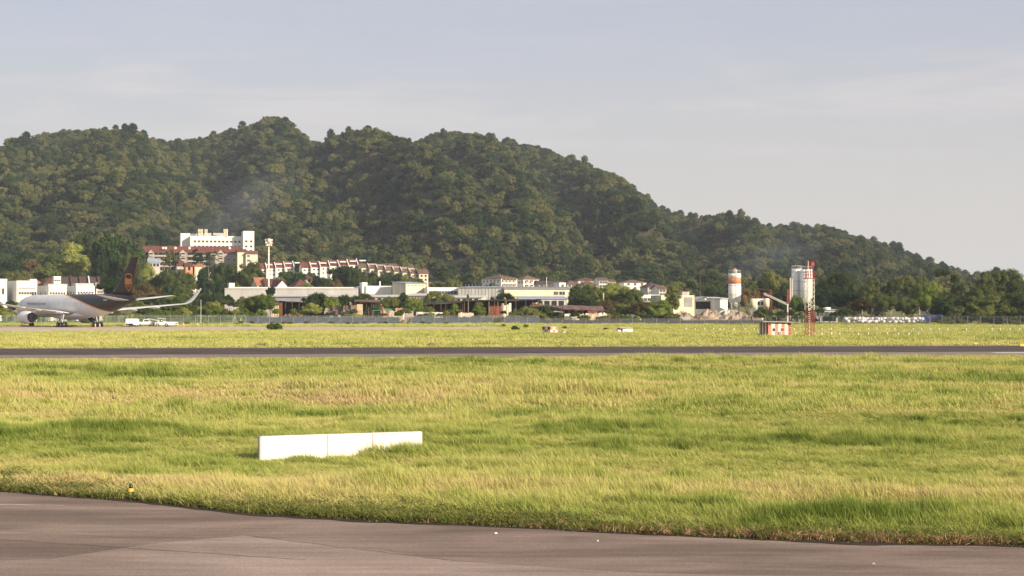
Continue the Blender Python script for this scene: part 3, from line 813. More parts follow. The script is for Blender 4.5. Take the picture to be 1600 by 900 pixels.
# ------------------------------------------------------------ parked cargo airliner
def plane_paint():
    """white body; brown tail swept forward along the crown, with a thin gold and white line (flat livery paint)"""
    m, n, l, b = _mk('airliner_livery')
    b.inputs['Roughness'].default_value = 0.45
    b.inputs['Coat Weight'].default_value = 0.1
    t = n.new('ShaderNodeTexCoord'); s = n.new('ShaderNodeSeparateXYZ'); l.new(t.outputs['Object'], s.inputs[0])
    def mth(op, a, b_=None, c=None):
        q = n.new('ShaderNodeMath'); q.operation = op
        for i, v in enumerate((a, b_, c)):
            if v is None: continue
            if isinstance(v, (int, float)): q.inputs[i].default_value = v
            else: l.new(v, q.inputs[i])
        return q.outputs[0]
    st = mth('SUBTRACT', 29.5, s.outputs['X'])                       # metres from the nose
    tt = mth('DIVIDE', mth('SUBTRACT', 7.62, s.outputs['Z']), 5.0)
    edge = mth('MULTIPLY_ADD', mth('POWER', mth('MAXIMUM', tt, 0.0), 0.72), 24.0, 22.3)
    d = mth('SUBTRACT', st, edge)
    zz = n.new('ShaderNodeTexNoise'); zz.inputs['Scale'].default_value = 0.5; zz.inputs['Detail'].default_value = 4
    l.new(t.outputs['Object'], zz.inputs['Vector'])
    rw = n.new('ShaderNodeValToRGB'); rw.color_ramp.elements[0].color = (0.62, 0.63, 0.64, 1); rw.color_ramp.elements[1].color = (0.74, 0.74, 0.73, 1)
    rw.color_ramp.elements[0].position = .35; rw.color_ramp.elements[1].position = .65
    l.new(zz.outputs['Fac'], rw.inputs['Fac'])
    rb = n.new('ShaderNodeRGB'); rb.outputs[0].default_value = (0.013, 0.0085, 0.008, 1)
    gd = n.new('ShaderNodeRGB'); gd.outputs[0].default_value = (0.70, 0.27, 0.03, 1)
    m1 = n.new('ShaderNodeMixRGB'); m2 = n.new('ShaderNodeMixRGB')
    l.new(mth('GREATER_THAN', d, 0.0), m1.inputs['Fac']); l.new(rw.outputs['Color'], m1.inputs['Color1']); l.new(gd.outputs[0], m1.inputs['Color2'])
    l.new(mth('GREATER_THAN', d, 1.15), m2.inputs['Fac']); l.new(m1.outputs['Color'], m2.inputs['Color1']); l.new(rb.outputs[0], m2.inputs['Color2'])
    l.new(m2.outputs['Color'], b.inputs['Base Color'])
    return m
M['livery'] = plane_paint()
M['wing_paint'] = mat('wing_grey_white', (0.66, 0.66, 0.65), 0.4, 0.06, 0.3)
M['brown_paint'] = mat('dark_brown_paint', (0.034, 0.019, 0.015), 0.5, 0.1, 0.3)
M['gold_paint'] = mat('gold_paint', (0.50, 0.21, 0.035), 0.5, 0.1, 0.5)
M['bare_metal'] = mat('bare_metal', (0.42, 0.41, 0.40), 0.35, 0.1, 1, metal=0.8)
M['white_paint'] = mat('white_paint', (0.78, 0.78, 0.77), 0.4, 0.05, 0.5)
M['blue_grey_print'] = mat('blue_grey_lettering', (0.22, 0.24, 0.30), 0.5, 0.05)
M['hot_metal'] = mat('dark_exhaust_metal', (0.09, 0.085, 0.08), 0.45, 0.2, 1, metal=0.5)

FUS = [(0.0, .05, .05, 4.15), (0.35, .55, .55, 4.18), (1.0, 1.05, 1.05, 4.25), (2.2, 1.62, 1.62, 4.42), (3.8, 2.1, 2.12, 4.66), (5.8, 2.38, 2.48, 4.86), (8.5, 2.51, 2.68, 4.95), (14, 2.515, 2.7, 4.95),
       (22, 2.515, 2.7, 4.95), (30, 2.515, 2.7, 4.95), (35, 2.515, 2.68, 4.97), (38.5, 2.42, 2.52, 5.12), (42, 2.2, 2.24, 5.40), (45.5, 1.82, 1.84, 5.76), (48.5, 1.40, 1.42, 6.08), (51, .98, .98, 6.34), (52.8, .58, .58, 6.5), (53.7, .22, .22, 6.56)]
def airliner():
    head = math.atan2(0.71, -0.70)
    r = empty('cargo_airliner', (-101.0, 389.0, 0.02), head, 'white and dark brown twin engine cargo airliner with gold line, parked tail towards viewer', 'airliner')
    ns = 40
    b = MB().m('livery'); b.smooth = True
    rg = []
    for st, ry, rz_, zc in FUS:
        rg.append([(29.5 - st, ry * math.sin(2 * math.pi * i / ns), zc + rz_ * math.cos(2 * math.pi * i / ns)) for i in range(ns)])
    b.rings(rg)
    fus = b.build('fuselage', r)
    # wing to body fairing
    b = MB().m('white_paint'); b.smooth = True
    rg = []
    for st, ry, zc, rz_ in ((17, .6, 3.0, .4), (19.5, 1.9, 2.75, .75), (23, 2.6, 2.65, .95), (28, 2.65, 2.65, .95), (32, 2.1, 2.8, .8), (34.5, .7, 3.0, .4)):
        rg.append([(29.5 - st, ry * math.sin(2 * math.pi * i / 20), zc + rz_ * math.cos(2 * math.pi * i / 20)) for i in range(20)])
    b.rings(rg); b.build('belly_fairing', r)
    # aerofoil surfaces
    def foil(xle, chord, y, z, th, vert=False):
        P = []
        for f, t in ((0, 0), (.04, .55), (.15, .92), (.35, 1), (.6, .78), (.85, .32), (1, .04), (.85, -.22), (.6, -.5), (.35, -.62), (.15, -.55), (.04, -.35)):
            if vert: P.append((29.5 - xle - f * chord, y + t * th * chord * .5, z))
            else: P.append((29.5 - xle - f * chord, y, z + t * th * chord * .5))
        return P
    for sg in (1, -1):
        b = MB().m('wing_paint'); b.smooth = True
        b.rings([foil(18.2, 11.8, sg * 1.9, 3.15, .13), foil(20.3, 10.0, sg * 4.6, 3.42, .12), foil(23.2, 7.4, sg * 8.4, 3.80, .105), foil(29.3, 4.7, sg * 16.6, 4.62, .10), foil(35.0, 2.7, sg * 24.2, 5.45, .10)])
        wng = b.build('wing', r)
        b = MB().m('wing_paint'); b.smooth = True
        def wl(x, c, y, z, th): return [(29.5 - x - f * c, y + sg * t * th * c * .5 * .9, z + t * th * c * .2) for f, t in ((0, 0), (.1, .8), (.4, 1), (.8, .4), (1, 0), (.8, -.3), (.4, -.6), (.1, -.5))]
        b.rings([wl(35.1, 2.6, sg * 24.15, 5.46, .1), wl(35.7, 2.3, sg * 24.9, 5.75, .1), wl(36.5, 1.9, sg * 25.6, 6.5, .09), wl(38.2, 1.3, sg * 26.4, 8.3, .08), wl(39.2, .6, sg * 26.8, 9.2, .07)])
        b.build('winglet', wng)
        for yy, xx, zz in ((6.5, 30.0, 3.3), (12.5, 30.9, 3.95), (17.5, 32.8, 4.5)):
            b = MB().m('wing_paint'); b.smooth = True
            b.lathe([(-3.4, .04), (-2.4, .22), (-.6, .3), (.7, .2), (1.3, .03)], 'x', (29.5 - xx, sg * yy, zz), 10)
            b.build('flap_fairing', wng)
        b = MB().m('wing_paint'); b.smooth = True
        b.rings([foil(46.6, 5.8, sg * .9, 6.15, .09), foil(49.4, 4.3, sg * 4.6, 6.62, .09), foil(52.7, 2.2, sg * 9.3, 7.22, .09)])
        b.build('tailplane', r)
        # engine
        yc, zc, x0 = sg * 7.9, 2.25, 29.5 - 17.0
        b = MB().m('white_paint'); b.smooth = True
        b.lathe([(0.0, 1.14), (.10, 1.28), (-.35, 1.42), (-1.3, 1.5), (-2.6, 1.48), (-3.9, 1.36), (-4.5, 1.26), (-4.48, 1.18), (-3.0, 1.2), (-1.0, 1.2)][::1], 'x', (x0, yc, zc), 28, False)
        eng = b.build('engine', r)
        b = MB().m('hot_metal'); b.smooth = True
        b.lathe([(-1.0, 1.19), (-1.02, .2), (-.7, .04)], 'x', (x0, yc, zc), 24, False); b.build('fan', eng)
        b = MB().m('hot_metal'); b.smooth = True
        b.lathe([(-3.2, 1.17), (-4.3, 1.0), (-5.3, .78), (-6.1, .60), (-6.08, .44), (-6.5, .34), (-7.2, .08)], 'x', (x0, yc, zc), 24, False); b.build('exhaust_core', eng)
        b = MB().m('white_paint'); b.prism([(x0 - 1.4, zc + 1.4), (x0 - 4.2, zc + 1.1), (x0 - 7.6, 3.35), (x0 - 6.0, 3.75), (x0 - 3.0, 3.45)], yc - .17, yc + .17); b.build('pylon', eng)
        # main gear
        yg = sg * 4.65
        b = MB().m('steel'); b.tube((0, yg * .9, 3.0), (0, yg, .9), .17, .14, 10); b.tube((0, yg, 1.5), (1.5, yg * .72, 3.0), .08, .08, 8)
        b.box((0, yg, .62), (1.9, .2, .22)); b.box((0.35, yg + sg * .32, 2.1), (1.3, .06, 1.5))
        lg = b.build('landing_gear', r)
        for wx in (-.72, .72):
            for wy in (-.57, .57):
                b = MB().m('rubber'); b.smooth = True
                b.lathe([(-.22, .3), (-.21, .52), (-.14, .585), (.14, .585), (.21, .52), (.22, .3)], 'y', (wx, yg + wy, .585), 22)
                b.smooth = False; b.m('steel').lathe([(-.235, .26), (.235, .26)], 'y', (wx, yg + wy, .585), 14)
                b.build('wheel', lg)
    # nose gear
    b = MB().m('steel'); b.tube((22.9, 0, 2.5), (22.76, 0, .5), .12, .1, 10); b.tube((22.8, 0, 1.2), (24.1, 0, 2.4), .06, .06, 6); b.tube((22.76, -.42, .5), (22.76, .42, .5), .07, .07, 8)
    for s_ in (-1, 1): b.box((23.6, s_ * .55, 2.0), (2.2, .05, .8))
    lg = b.build('landing_gear', r)
    for wy in (-.33, .33):
        b = MB().m('rubber'); b.smooth = True; b.lathe([(-.16, .25), (-.15, .42), (-.1, .475), (.1, .475), (.15, .42), (.16, .25)], 'y', (22.76, wy, .475), 20); b.build('wheel', lg)
    # fin
    b = MB().m('brown_paint'); b.smooth = True
    fr = [(41.2, 11.2, 7.25, .025), (44.2, 7.9, 8.3, .055), (45.5, 7.0, 9.1, .085), (48.5, 5.1, 12.2, .09), (51.7, 3.2, 15.55, .09), (52.1, 2.7, 15.85, .06)]
    b.rings([foil(x, c, 0, z, th, True) for x, c, z, th in fr])
    fin = b.build('tail_fin', r)
    b = MB().m('bare_metal')
    for i in range(1, 4):
        x0, c0, z0, t0 = fr[i]; x1, c1, z1, t1 = fr[i + 1]
        for sg in (1, -1):
            b.add([(29.5 - x0 + .03, 0, z0), (29.5 - x0 - .06 * c0, sg * (.34 * t0 * c0 + .02), z0), (29.5 - x1 - .06 * c1, sg * (.34 * t1 * c1 + .02), z1), (29.5 - x1 + .03, 0, z1)], [(0, 1, 2, 3)])
    b.build('leading_edge', fin)
    # shield emblem with letters on each side of the fin
    def fy(x, z):
        i = max(k for k in range(len(fr)) if fr[k][2] <= z); a, c = fr[i], fr[i + 1]; f = (z - a[2]) / (c[2] - a[2])
        xl = a[0] + (c[0] - a[0]) * f; ch = a[1] + (c[1] - a[1]) * f; th = a[3] + (c[3] - a[3]) * f
        u = ((29.5 - x) - xl) / ch
        return np.interp(u, [0, .04, .15, .35, .6, .85, 1], [0, .55, .92, 1, .78, .32, .04]) * th * ch * .5
    xc = 29.5 - 50.9; zt, zb = 12.0, 8.15
    def shield(k, dz=0.0):
        P = []
        wd = 1.36 * k
        for i in range(9): t = -1 + i / 4; P.append((xc + wd * t, zt - .15 - (1 - k) * 2 + .38 * (1 - t * t)))
        for i in range(1, 11):
            t = i / 10; z = zt - .15 - (1 - k) * 2 - t * (3.75 - (1 - k) * 4.0); P.append((xc + wd * (1 - max(0, (t - .45) / .55) ** 1.8), z))
        for i in range(9, 0, -1):
            t = i / 10; z = zt - .15 - (1 - k) * 2 - t * (3.75 - (1 - k) * 4.0); P.append((xc - wd * (1 - max(0, (t - .45) / .55) ** 1.8), z))
        return P
    for sg in (1, -1):
        for nm, k, mm, off in (('emblem_shield', 1.0, 'gold_paint', .05), ('emblem_field', .86, 'brown_paint', .075)):
            P = shield(k); c0 = (xc, (zt + zb) / 2 + .1)
            b = MB().m(mm); pts = [(x, sg * (fy(x, z) + off), z) for x, z in P] + [(c0[0], sg * (fy(*c0) + off), c0[1])]
            n_ = len(P); b.add(pts, [(i, (i + 1) % n_, n_) for i in range(n_)]); b.build(nm, fin)
        # gold lower field under the swoosh
        b = MB().m('gold_paint'); zs = [11.45, 10.9, 10.0, 9.2]
        for (xa, za, xb, zb_) in ((-1.12, 11.35, 1.12, 11.35),):
            top = [(xc + t * 1.18, 11.0 + (.35 if sg * t > 0 else .0) * abs(t) - .35 * (1 - t * t) * 0) for t in (-1, -.5, 0, .5, 1)]
            bot = [(xc + t * 1.18 * .98, 9.75) for t in (-1, -.5, 0, .5, 1)]
            tp = [(p[0], sg * (fy(*p) + .095), p[1]) for p in top]; bt = [(p[0], sg * (fy(*p) + .095), p[1]) for p in bot]
            b.add(tp + bt, [(i, i + 1, 6 + i, 5 + i) for i in range(4)])
        b.build('emblem_band', fin)
        text_on(fin, 'emblem_letters', 'ups', 1.15, (xc, 9.15), sg, lambda x, z: fy(x, z) + .125, 'gold_paint')
        fy2 = lambda x, z: float(np.interp(29.5 - x, [f[0] for f in FUS], [f[1] for f in FUS])) * math.sqrt(max(0.02, 1 - ((z - float(np.interp(29.5 - x, [f[0] for f in FUS], [f[3] for f in FUS]))) / float(np.interp(29.5 - x, [f[0] for f in FUS], [f[2] for f in FUS]))) ** 2)) + .05
        text_on(fus, 'body_lettering', 'Worldwide Services', 1.12, (29.5 - 13.6, 5.15), sg, fy2, 'blue_grey_print')
        text_on(fus, 'registration', 'N346UP', .5, (29.5 - 44.0, 6.1), sg, fy2, 'white_paint')
    # open cargo bay line, cockpit glass
    b = MB().m('glass')
    for sg in (1, -1):
        for a0, a1 in ((.12, .42), (.46, .78), (.82, 1.1)):
            P = []
            for st, a in ((2.35, a0), (3.35, a0), (3.45, a1), (2.55, a1)):
                ry = np.interp(st, [f[0] for f in FUS], [f[1] for f in FUS]) + .02; rz_ = np.interp(st, [f[0] for f in FUS], [f[2] for f in FUS]) + .02; zc = np.interp(st, [f[0] for f in FUS], [f[3] for f in FUS])
                P.append((29.5 - st, sg * ry * math.sin(a), zc + rz_ * math.cos(a)))
            b.add(P, [(0, 1, 2, 3)])
    b.build('cockpit_window', fus)
    return r
def text_on(parent, name, txt, size, at_, sg, yf, mname):
    cu = bpy.data.curves.new(name, 'FONT'); cu.body = txt; cu.size = size; cu.align_x = 'CENTER'; cu.resolution_u = 3
    to = bpy.data.objects.new(name + '_src', cu)
    COL.objects.link(to); dg = bpy.context.evaluated_depsgraph_get(); me = bpy.data.meshes.new_from_object(to.evaluated_get(dg))
    bpy.data.objects.remove(to)
    for v in me.vertices:
        # text reads left to right when seen from outside: local +x points aft on the left side, forward on the right
        x = at_[0] - sg * v.co.x; z = at_[1] + v.co.y
        v.co = (x, sg * yf(x, z), z)
    me.materials.clear(); me.materials.append(M[mname]); me.name = name
    return place(bpy.data.objects.new(name, me), parent)
airliner()

# ------------------------------------------------------------ ramp vehicles and cones by the airliner
def wheel(b, x, y, r, w_):
    b.m('rubber'); b.smooth = True
    b.lathe([(-w_ / 2, r * .55), (-w_ / 2, r * .92), (-w_ * .35, r), (w_ * .35, r), (w_ / 2, r * .92), (w_ / 2, r * .55)], 'y', (x, y, r), 16)
    b.smooth = False; b.m('steel'); b.lathe([(-w_ / 2 - .01, r * .5), (w_ / 2 + .01, r * .5)], 'y', (x, y, r), 10)
def wheels(root, xs, yt, r, w_):
    for x in xs:
        for s_ in (-1, 1):
            b = MB(); wheel(b, x, s_ * yt, r, w_); b.build('wheel', root)
def ramp_vehicle(kind, px, D, rz, label, cat, name):
    r = empty(name, (X(px, D), D, 0.02), rz, label, cat, 'service vehicles parked behind the airliner')
    if kind == 'gpu':
        b = MB().m('white_paint'); b.box((0, 0, 1.15), (3.0, 1.7, 1.35)); b.box((-.1, 0, 1.86), (2.6, 1.45, .1)); b.build('body', r)
        b = MB().m('dark'); b.box((0, 0, .38), (2.7, 1.35, .25)); b.box((-.6, -.86, .62), (1.6, .04, .3)); b.tube((1.4, 0, .4), (2.5, 0, .3), .04, .04, 6); b.build('chassis', r)
        wheels(r, (-1.0, 1.0), .72, .34, .22)
    elif kind == 'pickup':
        b = MB().m('white_paint'); b.prism([(-2.5, .55), (-2.5, 1.12), (-.75, 1.12), (-.7, 1.12), (.95, 1.12), (1.3, 1.08), (2.45, .98), (2.5, .55)], -.86, .86); b.build('body', r)
        b = MB().m('white_paint'); b.prism([(-.72, 1.1), (-.55, 1.72), (.55, 1.74), (1.25, 1.1)], -.78, .78); cb = b.build('cab', r)
        b = MB().m('glass'); b.prism([(-.5, 1.2), (-.4, 1.6), (.5, 1.62), (.98, 1.2)], -.80, .80); b.build('window', cb)
        for s_ in (-1, 1):
            b = MB().m('trim_white'); b.box((2.5, s_ * .62, .86), (.06, .3, .16)); b.build('headlight', r)
        b = MB().m('dark'); b.box((2.52, 0, .6), (.08, 1.6, .16)); b.box((-2.52, 0, .6), (.08, 1.6, .16)); b.build('bumper', r)
        wheels(r, (-1.55, 1.6), .78, .36, .24)
    elif kind == 'tug':
        b = MB().m('white_paint'); b.prism([(-1.6, .35), (-1.6, .95), (-.4, 1.0), (.5, 1.12), (1.55, 1.0), (1.6, .35)], -.8, .8); b.build('body', r)
        b = MB().m('dark'); b.box((-.25, .3, 1.18), (.5, .5, .2)); b.box((-.55, .3, 1.42), (.12, .5, .5)); b.tube((.1, .3, 1.0), (-.1, .3, 1.4), .03, .03, 6); b.build('seat', r)
        b = MB().m('white_paint')
        for x, y in ((-.9, -.7), (-.9, .7), (.5, -.7), (.5, .7)): b.tube((x, y, 1.0), (x * .95, y, 1.9), .035, .035, 6)
        b.box((-.2, 0, 1.93), (1.7, 1.55, .07)); b.build('canopy', r)
        wheels(r, (-1.05, 1.05), .72, .4, .26)
    elif kind == 'loader':
        b = MB().m('white_paint'); b.box((0, 0, .75), (4.6, 1.5, .55)); b.box((-1.2, .45, 1.25), (1.0, .55, .5)); b.build('body', r)
        b = MB().m('white_paint'); P = [(-3.0, .95), (3.2, 1.95), (3.2, 2.15), (-3.0, 1.15)]; b.prism(P, -.55, .05); bl = b.build('conveyor_belt', r)
        b = MB().m('rubber'); b.prism([(-2.95, 1.165), (3.15, 2.165), (3.15, 2.2), (-2.95, 1.2)], -.5, 0); b.build('belt', bl)
        b = MB().m('steel')
        for i in range(5): b.tube((-2.4 + i * 1.3, .08, 1.3 + i * .21), (-2.4 + i * 1.3, .08, 1.9 + i * .21), .03, .03, 5)
        b.tube((-2.4, .08, 1.9), (2.8, .08, 2.74), .03, .03, 5); b.build('handrail', r)
        wheels(r, (-1.5, 1.5), .68, .34, .24)
    elif kind == 'dolly':
        b = MB().m('white_paint'); b.box((0, 0, .5), (3.4, 1.5, .16)); b.box((0, .7, .85), (3.3, .06, .55)); b.box((1.66, 0, .85), (.06, 1.4, .55)); b.build('deck', r)
        b = MB().m('steel'); b.tube((-1.7, 0, .45), (-2.8, 0, .3), .05, .05, 6); b.build('drawbar', r)
        wheels(r, (-1.1, 1.1), .6, .24, .16)
ramp_vehicle('gpu', 207, 396, 0.15, 'boxy white ground power cart nearest the airliner tail', 'power cart', 'ground_power_cart')
ramp_vehicle('pickup', 228, 400, 0.25, 'white pickup truck in the middle of the service vehicles', 'pickup truck', 'pickup_truck')
ramp_vehicle('loader', 244, 404, 2.9, 'white belt loader with raised conveyor behind the service vehicles', 'belt loader', 'belt_loader')
ramp_vehicle('tug', 254, 398, 0.0, 'white baggage tug with flat canopy beside the pickup truck', 'baggage tug', 'baggage_tug')
ramp_vehicle('dolly', 267, 399, 0.1, 'low white baggage trailer at the right end of the service vehicles', 'trailer', 'baggage_trailer')
def cone(px, D, label):
    r = empty('traffic_cone', (X(px, D), D, 0.02), 0, label, 'traffic cone', 'traffic cones round the airliner')
    b = MB().m('orange'); b.box((0, 0, .03), (.5, .5, .06)); b.build('base', r)
    b = MB().m('orange'); b.lathe([(.06, .2), (.45, .13)], 'z', n=12); b.lathe([(.75, .09), (1.0, .04)], 'z', n=12); bd = b.build('cone', r)
    b = MB().m('white_paint'); b.lathe([(.45, .131), (.75, .088)], 'z', n=12); b.build('reflective_band', r)
for px, D, lb in ((34, 396, 'orange and white cone beyond the left engine of the airliner'), (143, 386, 'orange and white cone left of the right main wheels of the airliner'), (149, 380, 'orange and white cone in front of the right main wheels of the airliner'),
                  (156, 378, 'orange and white cone nearest the airliner tail'), (287, 394, 'orange and white cone right of the baggage trailer'), (309, 396, 'orange and white cone farthest right of the airliner, alone on the apron')):
    cone(px, D, lb)
# ------------------------------------------------------------ buildings
_wm = {}
def win_mesh(w_, h_, style='win'):
    k = (round(w_, 2), round(h_, 2), style)
    if k in _wm: return _wm[k]
    b = MB()
    if style in ('win', 'bare'):
        b.m('glass').box((0, -.01, 0), (w_ - .1, .04, h_ - .1))
        f = .09
        b.m('trim_white' if style == 'win' else 'grey_wall')
        b.box((-w_ / 2 + f / 2, -.05, 0), (f, .14, h_)); b.box((w_ / 2 - f / 2, -.05, 0), (f, .14, h_))
        b.box((0, -.05, h_ / 2 - f / 2), (w_ - 2 * f, .14, f)); b.box((0, -.09, -h_ / 2 + f / 2), (w_ - 2 * f, .22, f))
        if w_ > 1.3: b.box((0, -.045, 0), (f * .7, .1, h_ - 2 * f))
    elif style == 'shade':           # window under a projecting hood
        b.m('glass').box((0, -.01, 0), (w_, .04, h_)); b.m('trim_white').box((0, -.35, h_ / 2 + .08), (w_ + .3, .7, .12)); b.box((0, -.08, -h_ / 2 - .05), (w_ + .1, .2, .1))
    elif style == 'balcony':         # loggia shade painted as a flat dark panel, behind a parapet
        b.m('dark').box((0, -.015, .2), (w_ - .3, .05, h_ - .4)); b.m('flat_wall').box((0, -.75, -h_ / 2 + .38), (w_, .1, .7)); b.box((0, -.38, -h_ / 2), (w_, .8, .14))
        for s_ in (-1, 1): b.box((s_ * (w_ / 2 - .06), -.4, 0), (.12, .78, h_))
        b.m('glass').box((w_ * .15, -.05, .1), (w_ * .35, .05, h_ * .6))
    elif style == 'door':
        b.m('grey_roof').box((0, -.03, 0), (w_, .08, h_))
        for i in range(int(h_ / .5)): b.box((0, -.08, -h_ / 2 + .25 + i * .5), (w_ - .1, .04, .06))
    elif style == 'opening':  # flat dark panel: the unlit inside is put into its colour
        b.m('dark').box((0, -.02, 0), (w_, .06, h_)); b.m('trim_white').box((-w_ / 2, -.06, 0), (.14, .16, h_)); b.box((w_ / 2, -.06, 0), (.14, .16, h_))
    _wm[k] = b.mesh({'win': 'window', 'bare': 'window', 'shade': 'window', 'balcony': 'balcony', 'door': 'shutter_door', 'opening': 'opening'}[style])
    return _wm[k]
WN = {'win': 'window', 'bare': 'window', 'shade': 'window', 'balcony': 'balcony', 'door': 'shutter_door', 'opening': 'doorway'}

def volume(root, mats, x0w, D, w_, d_, h_, yaw, z0, roof='flat', rmat='grey_roof', rh=2.5, rows=(), side=(), oh=.5, wall='wall', parapet=.6, rname='roof'):
    """one block of a building: front-left base corner at (x0w, D, z0)"""
    Mw = Matrix.Translation((x0w, D, z0)) @ Matrix.Rotation(yaw, 4, 'Z')
    b = MB().m(mats)
    if roof == 'mono': b.add([(0, 0, 0), (w_, 0, 0), (w_, d_, 0), (0, d_, 0), (0, 0, h_), (w_, 0, h_), (w_, d_, h_ + rh), (0, d_, h_ + rh)], [(0, 3, 2, 1), (4, 5, 6, 7), (0, 1, 5, 4), (1, 2, 6, 5), (2, 3, 7, 6), (3, 0, 4, 7)])
    else: b.box((w_ / 2, d_ / 2, h_ / 2), (w_, d_, h_))
    if roof == 'gable_side':   # gable ends at left and right
        for x in (0, w_ - .2): b.add([(x, 0, h_), (x + .2, 0, h_), (x, d_, h_), (x + .2, d_, h_), (x, d_ / 2, h_ + rh - .12), (x + .2, d_ / 2, h_ + rh - .12)], [(0, 1, 5, 4), (2, 4, 5, 3), (0, 4, 2), (1, 3, 5)])
    if roof == 'gable_front':
        for y in (0, d_ - .2): b.add([(0, y, h_), (0, y + .2, h_), (w_, y, h_), (w_, y + .2, h_), (w_ / 2, y, h_ + rh - .12), (w_ / 2, y + .2, h_ + rh - .12)], [(0, 4, 5, 1), (2, 3, 5, 4), (0, 2, 4), (1, 5, 3)])
    wl_ = b.build(wall, root, Mw)
    b = MB().m(rmat); t = .16
    if roof == 'flat':
        b.box((w_ / 2, d_ / 2, h_ + .03), (w_ - .5, d_ - .5, .06))
        b.m(mats); p = parapet
        for c, s_ in (((w_ / 2, .12, h_ + p / 2), (w_ + .06, .24, p)), ((w_ / 2, d_ - .12, h_ + p / 2), (w_ + .06, .24, p)), ((.12, d_ / 2, h_ + p / 2), (.24, d_ - .5, p)), ((w_ - .12, d_ / 2, h_ + p / 2), (.24, d_ - .5, p))): b.box(c, s_)
    elif roof == 'gable_side':
        for a, c in ((-oh, d_ / 2), (d_ + oh, d_ / 2)):
            k = rh / (d_ / 2); za = h_ - oh * k * .9
            b.add([(-oh, a, za), (w_ + oh, a, za), (w_ + oh, c, h_ + rh), (-oh, c, h_ + rh), (-oh, a, za + t), (w_ + oh, a, za + t), (w_ + oh, c, h_ + rh + t), (-oh, c, h_ + rh + t)],
                  [(0, 1, 2, 3), (4, 7, 6, 5), (0, 4, 5, 1), (1, 5, 6, 2), (3, 2, 6, 7), (0, 3, 7, 4)])
        nb = int((w_ + 2 * oh) / 1.5)
        for i in range(nb):   # tile courses read as low battens down the slope
            x = -oh + (i + .5) * 1.5
            b.add([(x - .07, -oh, h_ - oh * rh / (d_ / 2) * .9 + t), (x + .07, -oh, h_ - oh * rh / (d_ / 2) * .9 + t), (x + .07, d_ / 2, h_ + rh + t), (x - .07, d_ / 2, h_ + rh + t), (x, -oh, h_ - oh * rh / (d_ / 2) * .9 + t + .1), (x, d_ / 2, h_ + rh + t + .1)], [(0, 4, 5, 3), (1, 2, 5, 4)])
    elif roof == 'gable_front':
        for a in (-oh, w_ + oh):
            za = h_ - oh * rh / (w_ / 2) * .9
            b.add([(a, -oh, za), (a, d_ + oh, za), (w_ / 2, d_ + oh, h_ + rh), (w_ / 2, -oh, h_ + rh), (a, -oh, za + t), (a, d_ + oh, za + t), (w_ / 2, d_ + oh, h_ + rh + t), (w_ / 2, -oh, h_ + rh + t)],
                  [(0, 1, 2, 3), (4, 7, 6, 5), (0, 4, 5, 1), (1, 5, 6, 2), (3, 2, 6, 7), (0, 3, 7, 4)])
    elif roof == 'hip':
        q = min(w_, d_) / 2; rl = max(.01, w_ - 2 * q) ; x1 = w_ / 2 - rl / 2; x2 = w_ / 2 + rl / 2
        b.add([(-oh, -oh, h_), (w_ + oh, -oh, h_), (w_ + oh, d_ + oh, h_), (-oh, d_ + oh, h_), (x1, d_ / 2, h_ + rh), (x2, d_ / 2, h_ + rh)], [(0, 1, 5, 4), (1, 2, 5), (2, 3, 4, 5), (3, 0, 4)])
        b.box((w_ / 2, d_ / 2, h_ - .1), (w_ + 2 * oh, d_ + 2 * oh, .18))
    elif roof == 'mono':
        b.add([(-oh, -oh, h_ + .02), (w_ + oh, -oh, h_ + .02), (w_ + oh, d_ + oh, h_ + rh + .02), (-oh, d_ + oh, h_ + rh + .02), (-oh, -oh, h_ + .2), (w_ + oh, -oh, h_ + .2), (w_ + oh, d_ + oh, h_ + rh + .2), (-oh, d_ + oh, h_ + rh + .2)],
              [(0, 3, 2, 1), (4, 5, 6, 7), (0, 1, 5, 4), (1, 2, 6, 5), (2, 3, 7, 6), (3, 0, 4, 7)])
    b.build(rname, root, Mw)
    for (zc, n_, ww, hh, style, *rest) in rows:
        a0, a1 = rest if rest else (.05, .95)
        for i in range(n_):
            u = w_ * (a0 + (a1 - a0) * (i + .5) / n_)
            place(bpy.data.objects.new(WN[style], win_mesh(ww, hh, style)), root, Mw @ Matrix.Translation((u, -.004, zc)))
    for (zc, n_, ww, hh, style) in side:
        for i in range(n_):
            u = d_ * (.05 + .9 * (i + .5) / n_)
            place(bpy.data.objects.new(WN[style], win_mesh(ww, hh, style)), root, Mw @ Matrix.Rotation(R(-90), 4, 'Z') @ Matrix.Translation((-u, -.004, zc)))
    return Mw

